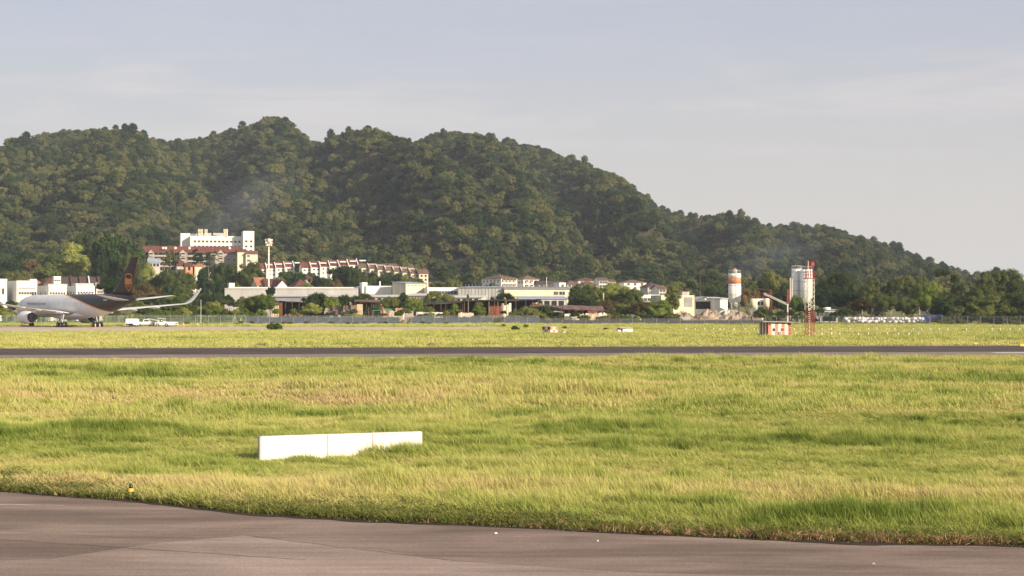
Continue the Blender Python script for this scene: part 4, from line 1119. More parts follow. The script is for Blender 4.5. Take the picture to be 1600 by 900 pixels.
def bld(label, cat, px0, px1, ytop, D, yaw=22, depth=12, pxl=None, mats='white_wall', roof='flat', rmat='grey_roof', ridge=None, rows=(), side=(), name='building', group=None, root=None, z0=None, wall='wall', oh=.5, parapet=.6, rname='roof'):
    """a building whose front wall spans px0..px1 and whose eaves stand at ytop when seen from the viewer's place; window rows given as (y in photo, n, w, h, style)"""
    a = R(yaw); x0 = X(px0, D)
    w_ = (kx(px1) * D - x0) / (math.cos(a) - kx(px1) * math.sin(a))
    if pxl is not None: depth = (x0 - kx(pxl) * D) / (math.sin(a) + kx(pxl) * math.cos(a))
    xc, yc = x0 + w_ / 2 * math.cos(a) - depth / 2 * math.sin(a), D + w_ / 2 * math.sin(a) + depth / 2 * math.cos(a)
    g0 = min(gzf(x0, D), gzf(xc, yc), gzf(x0 + w_ * math.cos(a), D + w_ * math.sin(a))) - .4
    zb = g0 if z0 is None else z0
    h_ = Z(ytop, D) - zb
    rh = (Z(ridge, D + depth / 2) - zb - h_) if ridge is not None else 1.5
    if root is None: root = empty(name, (xc, yc, zb), 0, label, cat, group)
    cv = lambda rr: [(Z(q[0], D) - zb, *q[1:]) for q in rr if Z(q[0], D) - zb > .5]
    volume(root, mats, x0, D, w_, depth, h_, a, zb, roof, rmat, rh, cv(rows), cv(side), oh, wall, parapet, rname)
    return root
W, WS, BA, DR, OP = 'win', 'shade', 'balcony', 'door', 'opening'

# factory terrace at the left
G = 'white factory units behind the airliner'
r = bld('white factory unit cut by the left edge of the photo, behind the airliner nose', 'factory', -20, 11, 438, 622, 30, pxl=-34, rows=[(452, 3, 1.6, 1.6, W), (459, 3, 1.6, 1.8, W)], name='factory_unit', group=G)
bld('', '', -18, 9, 446, 621.0, 30, depth=.5, root=r, rows=[(455, 4, 1.0, 2.4, W)], wall='front_panel')
r = bld('cream white factory unit with a notched parapet, second from the left', 'factory', 26, 58, 441, 622, 30, pxl=12, rows=[(450, 1, 6.4, .35, 'bare'), (458, 5, .9, .9, 'bare', .08, .75), (461, 2, .9, 2.6, 'bare', .72, .98)], name='factory_unit', group=G)
bld('', '', 47, 57, 438.5, 626, 30, depth=3, root=r, wall='stair_head', z0=10)
r = bld('cream white factory unit in the middle of its row, above the airliner body', 'factory', 76, 104, 448.5, 622, 30, pxl=59, rows=[(458, 6, .8, .8, 'bare')], side=[(460, 2, 1.0, 2.0, W)], name='factory_unit', group=G)
bld('', '', 75, 105, 446, 630, 30, depth=6, root=r, mats='grey_wall', wall='upper_wall', z0=8)
r = bld('cream white factory unit at the right end of its row', 'factory', 119, 148, 449, 622, 30, pxl=103, rows=[(457, 6, .8, .8, 'bare'), (460, 5, .8, 1.0, 'bare')], side=[(459, 3, 1.6, 1.8, W)], name='factory_unit', group=G)
bld('', '', 118, 146, 445, 630, 30, depth=6, root=r, mats='grey_wall', wall='upper_wall', z0=8)
bld('small white water tank room standing on a roof behind the factory units', 'tank room', 84, 95, 434, 664, 25, depth=4, name='tank_room', rows=[(438, 3, .7, .7, 'bare')])
bld('house with an orange tiled roof behind the factory units', 'house', 45, 66, 443, 690, 20, depth=11, mats='cream_wall', roof='hip', rmat='orange_roof', ridge=435, name='house')
bld('house with a steep dark red roof left of the white tank room', 'house', 68, 96, 445, 676, 24, depth=15, mats='old_wall', roof='hip', rmat='maroon_roof', ridge=433, name='house')
r = None
G = 'dark roofed terrace houses right of the factory units'
for i, (a, b_, lb) in enumerate(((98, 112, 'leftmost dark roofed terrace house'), (112, 126, 'second dark roofed terrace house from the left'), (126, 140, 'third dark roofed terrace house, beside the pale gable wall'), (141, 155, 'rightmost dark roofed terrace house, next to the trees'))):
    r = bld(lb, 'terrace house', a, b_ + 1, 446, 700 + i, 18, depth=17, mats='old_wall', roof='gable_side', rmat='dark_roof', ridge=433, name='terrace_house', group=G, rows=[(452, 2, 1.2, 1.5, W)])
    bld('', '', b_ - .6, b_ + .6, 444.5, 700 + i, 18, depth=16, root=r, mats='cream_wall' if i == 2 else 'maroon_roof', roof='gable_side', rmat='trim_white' if i == 2 else 'maroon_roof', ridge=431.6, wall='party_wall', oh=.1, rname='coping')
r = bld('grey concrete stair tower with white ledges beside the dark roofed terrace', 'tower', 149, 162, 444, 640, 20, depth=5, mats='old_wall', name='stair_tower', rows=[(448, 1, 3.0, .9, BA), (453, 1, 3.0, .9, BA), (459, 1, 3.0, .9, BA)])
b = MB().m('white_paint'); b.tube((X(151, 639), 639, 0), (X(151, 639), 639, Z(447, 639)), .22, .2, 8); b.build('pipe', r, Matrix.Identity(4))

# white hospital-like block and the red roofed flats
r = bld('long white flat roofed block with two rows of small windows above the red roofed flats', 'apartment block', 297, 381, 370, 985, 14, pxl=279, name='apartment_block',
        rows=[(377, 12, 1.3, 1.1, WS), (385, 12, 1.3, 1.1, WS), (392, 12, 1.3, 1.1, WS)], side=[(374, 1, 5, 1.6, W), (381, 1, 5, 1.6, W), (389, 1, 5, 1.6, W)])
bld('', '', 380, 397, 363.5, 984, 14, depth=13, root=r, rows=[(377, 2, 1.3, 1.1, WS), (385, 2, 1.3, 1.1, WS), (392, 2, 1.3, 1.1, WS)], wall='stair_tower_wall', parapet=1.0)
bld('', '', 282, 297, 366, 990, 14, depth=10, root=r, wall='lift_room_wall', z0=40)
bld('', '', 299, 313, 366.5, 994, 14, depth=8, root=r, wall='penthouse_wall', z0=42)
bld('', '', 318, 330, 365.5, 996, 14, depth=5, mats='grey_wall', root=r, wall='plant_room_wall', z0=42)
bld('', '', 333, 351, 365.5, 996, 14, depth=5, mats='grey_wall', root=r, wall='plant_room_wall', z0=42)
for px in (310.5, 313.5, 315.5, 320.8, 322.6, 350.3, 352.2, 354.5):
    b = MB().m('cream_wall'); x = X(px, 990); b.tube((x, 990, Z(370, 990)), (x, 990, Z(358.3 + random.random(), 990)), .42, .38, 8); b.box((x, 990, Z(360, 990)), (.95, .6, 1.6)); b.build('roof_vent', r, Matrix.Identity(4))
r = bld('red roofed block of flats with dark balconies, half hidden by trees below the white block', 'apartment block', 224, 372, 393.5, 930, 8, depth=15, mats='flat_wall', roof='gable_side', rmat='red_roof', ridge=385, name='apartment_block', oh=.9,
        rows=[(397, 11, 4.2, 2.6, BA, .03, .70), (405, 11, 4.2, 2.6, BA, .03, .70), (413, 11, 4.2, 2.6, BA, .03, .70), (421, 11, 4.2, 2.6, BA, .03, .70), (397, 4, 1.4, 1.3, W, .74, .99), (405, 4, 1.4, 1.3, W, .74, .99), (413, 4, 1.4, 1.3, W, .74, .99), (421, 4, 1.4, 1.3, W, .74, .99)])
bld('', '', 371, 383.5, 393.2, 926, 12, depth=14, mats='cream_wall', root=r, roof='gable_side', rmat='red_roof', ridge=388.5, wall='end_wing_wall', rname='end_wing_roof')
bld('', '', 384, 402.5, 396.5, 925, 12, depth=13, mats='cream_wall', root=r, roof='gable_side', rmat='brown_roof', ridge=392, wall='end_wing_wall', rname='end_wing_roof', rows=[(400, 1, 1.5, 1.3, W, .05, .4), (407, 1, 1.5, 1.3, W, .05, .4), (414, 1, 1.5, 1.3, W, .05, .4)])
for px, w_ in ((236, 9), (286, 11), (345, 9)):
    bld('', '', px - w_ / 2, px + w_ / 2, 394.5, 927, 8, depth=3, mats='flat_wall', root=r, roof='gable_front', rmat='brown_roof', ridge=389.5, wall='gable_wall', rname='gable_roof', oh=.3, rows=[(397.5, 1, 2.2, 1.6, BA), (405, 1, 2.2, 1.6, BA), (413, 1, 2.2, 1.6, BA)])
for px in (255, 259, 274, 296, 359, 381):
    b = MB().m('trim_white'); x = X(px, 932); b.box((x, 932, Z(387.5, 932)), (1.0, 1.0, 1.3)); b.build('roof_tank', r, Matrix.Identity(4))
bld('low blue grey roofed house among the trees below the left end of the flats', 'house', 232, 250, 410, 860, 15, depth=10, mats='old_wall', roof='gable_side', rmat='blue_roof', ridge=404, name='house', rows=[(414, 3, 1.5, 1.4, OP)])
bld('house with a maroon roof among the trees below the middle of the flats', 'house', 276, 292, 415, 850, 15, depth=10, mats='old_wall', roof='hip', rmat='maroon_roof', ridge=406, name='house')
bld('small house with a sunlit orange wall between the trees below the flats', 'house', 290, 301, 416, 840, 18, depth=8, mats='orange', roof='gable_side', rmat='maroon_roof', ridge=411, name='house', rows=[(419, 1, 1.6, 2.2, OP)])
bld('small cream house between the dark trees below the flats', 'house', 304, 316, 416, 842, 18, depth=8, mats='cream_wall', roof='gable_side', rmat='orange_roof', ridge=412, name='house')
bld('white shed standing among dark trees below the flats, in front of the houses', 'shed', 298, 306, 436, 780, 20, depth=6, mats='white_wall', roof='mono', rmat='metal_roof', ridge=433, name='shed')

# stepped rows of white houses with red roofs
def stepped(n, px0, px1, e0, e1, D, dD, labels, group, wallm, roofm, rise=8, nwin=2, tall=None):
    for i in range(n):
        a = px0 + (px1 - px0) * i / n; b_ = px0 + (px1 - px0) * (i + 1) / n; e = e0 + (e1 - e0) * i / max(1, n - 1)
        rr = bld(labels[i], 'terrace house', a, b_ - .2, e, D + dD * i, 16, depth=11, mats=wallm, roof='gable_side', rmat=roofm, ridge=e - rise, name='terrace_house', group=group,
                 rows=[(e + 4.2, nwin, 1.25, 1.0, W), (e + 10.5, nwin, 1.25, 1.0, W)], oh=.4)
        bld('', '', b_ - .9, b_ - .1, e - .3, D + dD * i - .5, 16, depth=11, mats=wallm, root=rr, roof='gable_side', rmat=wallm, ridge=e - rise - .7, wall='party_wall', oh=.05, rname='coping')
        x = X((a + b_) / 2 + 1, D); yq = D + dD * i + 3.2
        b = MB().m('metal_roof'); zz = Z(e - rise * .62, yq); b.box((x + 2.4, yq + 1.3, zz + .35), (3.4, 1.6, .7), R(16)); b.build('roof_light', rr, Matrix.Identity(4))
stepped(4, 403, 460, 419.5, 416.5, 872, 2, ['white red roofed terrace house beside the right end of the flats', 'second white red roofed house right of the flats, under the floodlight mast', 'third white red roofed house right of the flats', 'fourth white red roofed house, right end of the short terrace'], 'short terrace of white red roofed houses', 'white_wall', 'red_roof')
stepped(6, 472, 560, 418, 413, 868, 3, ['leftmost white house of the long red roofed terrace', 'second white house of the long red roofed terrace', 'third white house of the long red roofed terrace', 'fourth house of the long red roofed terrace, above the dark round tree', 'fifth house of the long red roofed terrace', 'rightmost and highest house of the long red roofed terrace'], 'long terrace of white red roofed houses', 'white_wall', 'red_roof')
stepped(7, 565, 655, 418, 427, 872, -2, ['leftmost cream brown roofed house of the descending terrace', 'second cream brown roofed house of the descending terrace', 'third cream brown roofed house of the descending terrace', 'fourth cream brown roofed house of the descending terrace', 'fifth cream brown roofed house of the descending terrace', 'sixth cream brown roofed house of the descending terrace', 'lowest cream brown roofed house of the descending terrace'], 'descending terrace of cream brown roofed houses', 'cream_wall', 'brown_roof', 6)
bld('tall cream house with four windows at the right end of the descending terrace', 'terrace house', 655, 669, 427, 858, 14, depth=10, mats='cream_wall', roof='gable_side', rmat='brown_roof', ridge=421, name='terrace_house', rows=[(431, 2, 1.3, 1.3, W), (437, 2, 1.3, 1.3, W), (443, 2, 1.3, 1.3, W), (449, 2, 1.3, 1.3, W)])
bld('pale gabled house with white dormer behind the left of the descending terrace', 'house', 573, 606, 418, 905, 14, depth=12, mats='white_wall', roof='gable_side', rmat='brown_roof', ridge=412, name='house')
bld('gabled house with a white box dormer behind the middle of the descending terrace', 'house', 610, 646, 418, 905, 14, depth=12, mats='white_wall', roof='gable_side', rmat='brown_roof', ridge=412, name='house')
bld('small bright orange roofed house at the foot of the floodlight mast', 'house', 402, 416, 445, 720, 24, depth=10, mats='cream_wall', roof='gable_side', rmat='orange_roof', ridge=434, name='house', rows=[(449, 2, 1.2, 1.5, W)])
bld('low maroon roofed house right of the floodlight mast', 'house', 420, 434, 450, 715, 24, depth=16, mats='old_wall', roof='gable_side', rmat='maroon_roof', ridge=436, name='house')
bld('maroon roofed house with bright white gable behind the long grey warehouse', 'house', 433, 449, 447, 712, 30, depth=10, mats='white_wall', roof='gable_front', rmat='maroon_roof', ridge=438, name='house')
bld('maroon roofed house behind a small tree, right of the white gable', 'house', 461, 488, 448, 716, 20, depth=14, mats='old_wall', roof='hip', rmat='maroon_roof', ridge=436, name='house')
bld('dark red roofed house under the short white terrace', 'house', 470, 492, 436, 800, 18, depth=12, mats='old_wall', roof='hip', rmat='maroon_roof', ridge=428, name='house')

# warehouses behind the fence
r = bld('very long low grey warehouse with bright white roof edge', 'warehouse', 358, 560, 452, 640, 3, pxl=351, mats='grey_wall', roof='flat', rmat='metal_roof', name='warehouse', rows=[(457, 26, 5.5, .12, 'bare')], parapet=.3)
bld('', '', 357, 560, 449.3, 641, 3, depth=9, mats='white_wall', root=r, wall='white_fascia', z0=9.2, parapet=.2)
bld('', '', 358, 366.5, 444.5, 643, 20, depth=3, root=r, wall='tank_box', z0=9)
r = bld('low grey workshop with layered metal roofs below the long grey warehouse', 'workshop', 418, 500, 470, 580, -6, depth=10, mats='grey_wall', roof='mono', rmat='grey_roof', ridge=466, name='workshop', rows=[(480, 10, 2.6, 2.0, OP)], oh=1.0)
bld('', '', 400, 470, 463.5, 600, -6, depth=8, mats='grey_wall', root=r, roof='mono', rmat='metal_roof', ridge=461.5, wall='upper_wall', rname='upper_roof', oh=.8)
r = bld('white windowless warehouse with a small roof box, right of the long grey one', 'warehouse', 572, 612, 449, 640, 20, pxl=557, name='warehouse', rows=[(460, 8, 3, .12, 'bare')])
bld('', '', 566, 574, 443.5, 640.5, 20, depth=4, root=r, wall='roof_box', z0=10)
b = MB().m('white_paint'); b.tube((X(593.5, 650), 650, Z(450, 650)), (X(593.5, 650), 650, Z(439.5, 650)), .28, .28, 8); b.build('vent_pipe', r, Matrix.Identity(4))
r = bld('cream factory with a blue grey sloping roof and bare side wall', 'factory', 634, 665, 443, 628, 30, pxl=613, mats='cream_wall', roof='mono', rmat='blue_roof', ridge=440.5, name='factory', rows=[(446, 5, 1.0, .3, 'bare')])
for i, (a, b_, t, D, lb, m_) in enumerate(((575, 640, 464, 600, 'low white shed roof in front of the white warehouse', 'white_wall'), (636, 668, 462, 596, 'low cream shed in front of the cream factory', 'cream_wall'), (500, 560, 464, 604, 'low white shed under the right end of the long grey warehouse', 'cream_wall'),
                                             (690, 752, 465, 602, 'low cream shed with pale roof below the blue grey warehouse', 'cream_wall'))):
    bld(lb, 'shed', a, b_, t, D, -8, depth=10, mats=m_, roof='mono', rmat='metal_roof', ridge=t - 3, name='shed', oh=.8, rows=[(t + 6, 6, 1.6, 1.8, OP)])
bld('low white building with patchy white wall right of the cream factory', 'building', 668, 716, 451.5, 625, 14, depth=12, name='building', rows=[(457, 9, 1.4, 1.2, 'bare')])
bld('windowless blue grey metal warehouse in front of the white flats', 'warehouse', 716, 786, 449.5, 622, -9, depth=24, mats='grey_wall', roof='mono', rmat='blue_roof', ridge=447.5, name='warehouse', rows=[(456, 12, .1, 6, 'bare')])
r = bld('long cream white warehouse with vents near its right end', 'warehouse', 788, 890, 451.5, 618, 8, depth=16, mats='cream_wall', roof='gable_side', rmat='grey_roof', ridge=448.5, name='warehouse', rows=[(458, 2, .9, 1.3, 'bare', .76, .82), (458, 2, 1.1, 1.3, 'bare', .84, .93)])
bld('low pale blue roofed annex below the long cream warehouse', 'annex', 812, 886, 467.5, 596, 6, depth=10, mats='grey_wall', roof='mono', rmat='blue_roof', ridge=463.5, name='annex', rows=[(474, 6, 2.2, 1.8, OP)])

# flats and houses at the foot of the hill, centre and right
G = 'white low flats in front of the hill'
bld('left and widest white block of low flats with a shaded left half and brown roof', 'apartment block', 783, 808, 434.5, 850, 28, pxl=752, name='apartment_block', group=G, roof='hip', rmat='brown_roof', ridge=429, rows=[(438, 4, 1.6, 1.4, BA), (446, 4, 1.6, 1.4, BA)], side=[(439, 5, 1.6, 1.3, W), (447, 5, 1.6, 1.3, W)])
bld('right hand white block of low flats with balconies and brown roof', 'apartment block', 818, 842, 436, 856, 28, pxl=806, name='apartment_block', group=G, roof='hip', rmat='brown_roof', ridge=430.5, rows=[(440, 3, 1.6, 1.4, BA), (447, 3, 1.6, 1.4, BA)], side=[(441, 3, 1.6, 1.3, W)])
bld('low house with dark grey roof behind the thin white pole', 'house', 842, 882, 444, 800, 10, depth=12, mats='old_wall', roof='gable_side', rmat='dark_roof', ridge=439, name='house', rows=[(447, 6, 2.2, 1.4, W)])
bld('small white house end beyond the right end of the cream warehouse', 'house', 874, 884, 443.5, 790, 20, depth=8, roof='flat', name='house', rows=[(447, 1, 1.4, 1.8, W)])
hs = [(886, 906, 444, 438, 'grey house with brown roof nearest the right end of the cream warehouse', 'old_wall', 'brown_roof', 800), (912, 934, 445, 438, 'cream house with a wide brown hipped roof, partly behind green trees', 'cream_wall', 'brown_roof', 790),
      (936, 950, 438, 434, 'tall cream house with white gable above the tree cluster', 'white_wall', 'brown_roof', 840), (951, 962, 440, 437, 'small cream house right of the tall gabled one', 'cream_wall', 'brown_roof', 845), (903, 936, 438, 433.5, 'long house with a red brown roof behind the cream house', 'old_wall', 'maroon_roof', 870),
      (975, 1010, 441, 437, 'long white house with dark brown roof right of the tree cluster', 'white_wall', 'brown_roof', 850), (1012, 1034, 448, 441, 'house with blue grey wall and dark gabled roof over the low white wall', 'grey_wall', 'dark_roof', 760),
      (1030, 1041, 451, 446, 'white end wall of a house behind the tall tree', 'white_wall', 'brown_roof', 745), (1070, 1094, 452, 447, 'red roofed house almost hidden by trees behind the depot', 'cream_wall', 'red_roof', 820), (1072, 1086, 447.5, 445, 'small house with a red roof farther up among the trees', 'cream_wall', 'red_roof', 880)]
for a, b_, e, rd, lb, wm, rm, D in hs:
    bld(lb, 'house', a, b_, e, D, 14, depth=11, mats=wm, roof='hip' if b_ - a > 15 else 'gable_side', rmat=rm, ridge=rd, name='house', rows=[(e + 3.2, 3 if b_ - a > 13 else 2, 1.4, 1.4, W), (e + 9, 3 if b_ - a > 13 else 2, 1.4, 1.4, W)])

# depot with silo
bld('low white walled building below the blue grey house', 'building', 997, 1032, 463, 640, 10, depth=10, name='building', mats='white_wall', rows=[(468, 5, 1.4, 1.2, 'bare')])
r = bld('bright cream depot building with grey double door and roof box', 'depot', 1033, 1085, 464, 560, 12, depth=12, mats='cream_wall', name='depot', rows=[(472, 1, 2.9, 3.3, DR, .66, .96)])
bld('', '', 1066, 1077, 458.5, 562, 12, depth=4, root=r, mats='old_wall', wall='roof_box', z0=7)
r = bld('open fronted white shed with low curved roof between depot and silo', 'shed', 1085, 1117, 470.5, 570, 8, depth=14, mats='white_wall', roof='gable_front', rmat='metal_roof', ridge=464, name='shed', rows=[(477, 1, 6.6, 2.6, OP)])
bld('white box building directly left of the orange banded silo', 'building', 1118, 1137, 467, 566, 14, depth=12, mats='white_wall', roof='mono', rmat='metal_roof', ridge=464.5, name='building')
bld('small pale hut standing just behind the fence in front of the spoil heaps', 'hut', 1067, 1079, 498, 484, 10, depth=2.2, mats='cream_wall', roof='mono', rmat='metal_roof', ridge=497, name='hut', rows=[(501.5, 2, .55, .8, W)])
M['silo_white'] = mat('silo_white_paint', (0.84, 0.83, 0.80), 0.7, 0.05, 0.4, streak=True)
def silo(label, px, D, r_, ytop, ycone, band=None, cap=None):
    x = X(px, D); ro = empty('silo', (x, D, 0), 0, label, 'silo'); zt, zc = Z(ytop, D), Z(ycone, D)
    b = MB().m('silo_white'); b.smooth = True; n = 28
    prof = [(zc - 2.6, r_ * .25), (zc, r_)] + ([(Z(band[1], D), r_)] if band else []) + ([] if band else [(zt, r_)])
    b.lathe(prof, 'z', n=n)
    if band:
        b.lathe([(Z(band[0], D), r_), (zt, r_)], 'z', n=n); b.smooth = False
        b.m('orange'); b.smooth = True; b.lathe([(Z(band[1], D), r_ * 1.002), (Z(band[0], D), r_ * 1.002)], 'z', n=n)
    b.smooth = False; b.build('tank', ro)
    b = MB().m('steel')
    for z in np.arange(zc + 2, zt, 3.2): b.lathe([(z - .06, r_ + .05), (z + .06, r_ + .05)], 'z', n=n)
    b.build('seam_band', ro)
    b = MB().m('steel')
    for i in range(4):
        a = math.pi / 4 + i * math.pi / 2; b.tube((math.cos(a) * r_ * .85, math.sin(a) * r_ * .85, -.3), (math.cos(a) * r_ * .85, math.sin(a) * r_ * .85, zc + .5), .16, .16, 8)
    b.build('leg', ro)
    b = MB().m('steel')
    for s_ in (-.22, .22): b.tube((s_ + .3, -r_ - .22, zc - 1), (s_ + .3, -r_ - .22, zt + .8), .04, .04, 5)
    for z in np.arange(zc - 1, zt + .6, .5): b.tube((.08, -r_ - .22, z), (.52, -r_ - .22, z), .03, .03, 4)
    b.build('ladder', ro)
    b = MB().m('steel')
    for i in range(12):
        a = i * math.pi / 6; b.tube((math.cos(a) * r_ * .96, math.sin(a) * r_ * .96, zt), (math.cos(a) * r_ * .96, math.sin(a) * r_ * .96, zt + 1.05), .035, .035, 4)
    b.lathe([(zt + 1.0, r_ * .97), (zt + 1.08, r_ * .97)], 'z', n=24, capa=False); b.build('guard_rail', ro)
    if cap:
        b = MB().m('old_wall'); b.smooth = True; b.lathe([(zt, r_ * .42), (Z(cap, D), r_ * .42), (Z(cap, D) + .3, r_ * .2)], 'z', n=18); b.smooth = False; b.m('rust'); b.box((0, 0, Z(cap, D) + .5), (.7, .7, .5)); b.build('filter_head', ro)
    return ro
silo('round white silo with an orange band and rusty head above the spoil heaps', 1148, 560, 2.12, 427.5, 470, (434.5, 443.5), 421.5)
silo('left one of two plain white silos behind the red and white lattice mast', 1245, 570, 1.75, 420, 463)
silo('right one of two plain white silos, directly behind the lattice mast', 1260, 566, 2.0, 421, 464)
# batching plant
def slant(b, px0, y0, px1, y1, D, t): b.tube((X(px0, D), D, Z(y0, D)), (X(px1, D), D + 1, Z(y1, D)), t, t, 6)
ro = empty('conveyor_tower', (X(1195, 552), 552, 0), 0, 'rusty frame tower with inclined conveyor reaching down to the right', 'conveyor')
I4 = Matrix.Identity(4)
b = MB().m('rust')
for px in (1185, 1195, 1206):
    for dy in (0, 2.6): b.tube((X(px, 552), 552 + dy, -.2), (X(px, 552), 552 + dy, Z(453, 552)), .11, .11, 6)
for py in (453, 458, 463, 470, 478):
    for dy in (0, 2.6): b.tube((X(1185, 552), 552 + dy, Z(py, 552)), (X(1206, 552), 552 + dy, Z(py, 552)), .08, .08, 6)
b.build('frame', ro, I4)
b = MB().m('metal_roof'); b.add([(X(1183, 551), 550.6, Z(450.5, 552)), (X(1204, 551), 550.6, Z(453.5, 552)), (X(1204, 551), 555.5, Z(453.5, 552)), (X(1183, 551), 555.5, Z(450.5, 552))], [(0, 1, 2, 3)]); b.build('roof', ro, I4)
b = MB().m('steel')
for o_ in (0, 2.2): slant(b, 1194, 458 + o_, 1233, 475.5 + o_, 551.2, .16)
for i in range(14): px = 1194 + 39 * i / 13; py = 458 + 17.5 * i / 13; b.tube((X(px, 551), 551.2, Z(py, 551)), (X(px, 551), 551.2, Z(py + 2.2, 551)), .06, .06, 4)
b.build('conveyor', ro, I4)
for px, y0, y1, rr, lb in ((1177, 467.5, 481, 1.1, 'squat cream cement tank at the left of the conveyor tower'), (1197.5, 467, 480, 1.0, 'squat white tank right under the conveyor tower')):
    t_ = empty('cement_tank', (X(px, 549), 549, 0), 0, lb, 'tank'); b = MB().m('cream_wall'); b.smooth = True; b.lathe([(Z(y1, 549), rr), (Z(y0, 549), rr), (Z(y0 - 1, 549), rr * .5)], 'z', n=20); b.build('tank', t_)
    b = MB().m('steel')
    for i in range(4): a = i * 1.57 + .78; b.tube((math.cos(a) * rr * .8, math.sin(a) * rr * .8, -.2), (math.cos(a) * rr * .8, math.sin(a) * rr * .8, Z(y1, 549)), .1, .1, 6)
    b.build('leg', t_)
bld('small white plant office with dark openings between the two squat tanks', 'building', 1182, 1194, 469.5, 550, 12, depth=4, name='building', rows=[(474, 2, .9, 1.1, OP)])
ro = empty('pipe_riser', (X(1236, 562), 562, 0), 0, 'pair of thin pale pipes rising left of the twin white silos', 'pipes')
for px, t in ((1234.8, 434), (1237.4, 436)):
    b = MB().m('old_wall'); b.tube((X(px, 562), 562, 0), (X(px, 562), 562, Z(t, 562)), .28, .28, 8); b.build('pipe', ro, I4)
r = bld('low white and blue building with a round roof tank right of the lattice mast', 'building', 1275, 1309, 485, 545, 6, depth=9, mats='grey_wall', roof='mono', rmat='blue_roof', ridge=483.5, name='building', rows=[(491, 4, 2.4, 1.6, 'bare')])
b = MB().m('white_paint'); b.smooth = True; b.lathe([(Z(484, 547), 1.2), (Z(480.5, 547), 1.2), (Z(480, 547), .4)], 'z', (X(1293, 547), 548, 0), 18); b.build('roof_tank', r, I4)

# ------------------------------------------------------------ masts and poles
def lattice(b, x, y, z0, z1, w0, w1, bays, t, mats_):
    L = lambda z: w0 + (w1 - w0) * (z - z0) / (z1 - z0)
    for i in range(bays):
        za = z0 + (z1 - z0) * i / bays; zb = z0 + (z1 - z0) * (i + 1) / bays; a, c = L(za) / 2, L(zb) / 2
        b.m(mats_(za))
        q = [(-1, -1), (1, -1), (1, 1), (-1, 1)]
        for k in range(4):
            p, n_ = q[k], q[(k + 1) % 4]
            b.tube((x + p[0] * a, y + p[1] * a, za), (x + p[0] * c, y + p[1] * c, zb), t, t, 6)
            b.tube((x + p[0] * a, y + p[1] * a, za), (x + n_[0] * c, y + n_[1] * c, zb), t * .55, t * .55, 4)
            b.tube((x + p[0] * c, y + p[1] * c, zb), (x + n_[0] * c, y + n_[1] * c, zb), t * .55, t * .55, 4)
D = 241.0; xm = X(1265, D)
ro = empty('lattice_mast', (xm, D, 0), R(20), 'tall square lattice mast painted red and white right of the striped hut', 'mast')
b = MB(); colm = lambda z: 'mast_red' if (z < 3.9 or 7.9 < z < 8.5 or z > 9.2) else 'mast_white'
for z0_, z1_, n_ in ((0, 3.96, 7), (3.96, 7.9, 6), (7.9, 8.5, 1)): lattice(b, 0, 0, z0_, z1_, .98, .98, n_, .042, colm)
b.build('lattice', ro)
b = MB().m('mast_red'); b.box((0, 0, 8.55), (1.35, 1.35, .1))
for k in range(12):
    t = k / 12 * 4; i = int(t); f = t - i; q = [(-.65, -.65), (.65, -.65), (.65, .65), (-.65, .65)]; p, n_ = q[i], q[(i + 1) % 4]
    xx, yy = p[0] + (n_[0] - p[0]) * f, p[1] + (n_[1] - p[1]) * f; b.tube((xx, yy, 8.6), (xx, yy, 9.5), .03, .03, 5)
for z in (9.05, 9.5):
    for i in range(4): q = [(-.65, -.65), (.65, -.65), (.65, .65), (-.65, .65)]; b.tube((*q[i], z), (*q[(i + 1) % 4], z), .03, .03, 5)
b.build('platform', ro)
b = MB()
for x_, y_, m_ in ((-.4, -.3, 'mast_white'), (.35, .3, 'mast_red'), (.35, -.4, 'mast_red'), (-.38, .4, 'mast_red')): b.m(m_); b.tube((x_, y_, 8.5), (x_, y_, 11.1), .06, .05, 8)
b.m('mast_red'); b.box((.3, -.3, 10.6), (.5, .3, .5)); b.build('antenna', ro)
b = MB().m('mast_white')
for z in np.arange(.3, 8.4, .3): b.box((-.36, -.5, z), (.26, .05, .05))
b.build('ladder', ro)
def pole(label, px, D, y0, y1, r0, mname, name='pole', cat='pole', base=None):
    ro = empty(name, (X(px, D), D, gzf(X(px, D), D)), 0, label, cat); zt = Z(y1, D) - gzf(X(px, D), D)
    b = MB().m(mname); b.tube((0, 0, -.3), (0, 0, zt), r0, r0 * .75, 8); b.build('shaft', ro); return ro, zt
ro, zt = pole('slim banded red and white pole behind the striped hut', 1230.5, 262, 530, 452, .13, 'mast_white', 'marker_pole', 'pole')
b = MB().m('mast_red')
for a, c in ((0, .22), (.42, .5), (.68, 1.0)): b.tube((0, 0, a * zt + .02), (0, 0, c * zt + (.02 if c == 1 else 0)), .145, .135, 8)
b.build('red_band', ro)
pole('thin white pole in front of the dark roofed house', 854, 700, 455, 433, .16, 'white_paint')
pole('thin grey pole rising from the trees left of the orange banded silo', 1094, 700, 470, 422, .12, 'bark')
pole('slim white post between the grey workshop roofs and the tree cluster', 943, 560, 490, 457.5, .12, 'white_paint')
ro, zt = pole('tall white floodlight mast left of the short white terrace', 419.8, 660, 452, 371, .34, 'white_wall', 'floodlight_mast', 'floodlight mast')
b = MB().m('old_wall'); b.lathe([(zt - 3.6, .45), (zt - 3.4, .95), (zt - 3.3, .95), (zt - .6, .9), (zt - .3, .3)], 'z', n=10); b.build('head_frame', ro)
for k in range(12):
    a = k * math.pi / 6; z = zt - 1.0 - (k % 3) * 1.0
    b = MB().m('cream_wall'); b.box((math.cos(a) * 1.1, math.sin(a) * 1.1, z), (.75, .45, .7), a); b.build('lamp', ro)
b = MB().m('dark'); b.lathe([(zt - .3, .5), (zt + .3, .9), (zt + 1.0, .5), (zt + 1.3, .1)], 'z', n=8); b.build('cap', ro)

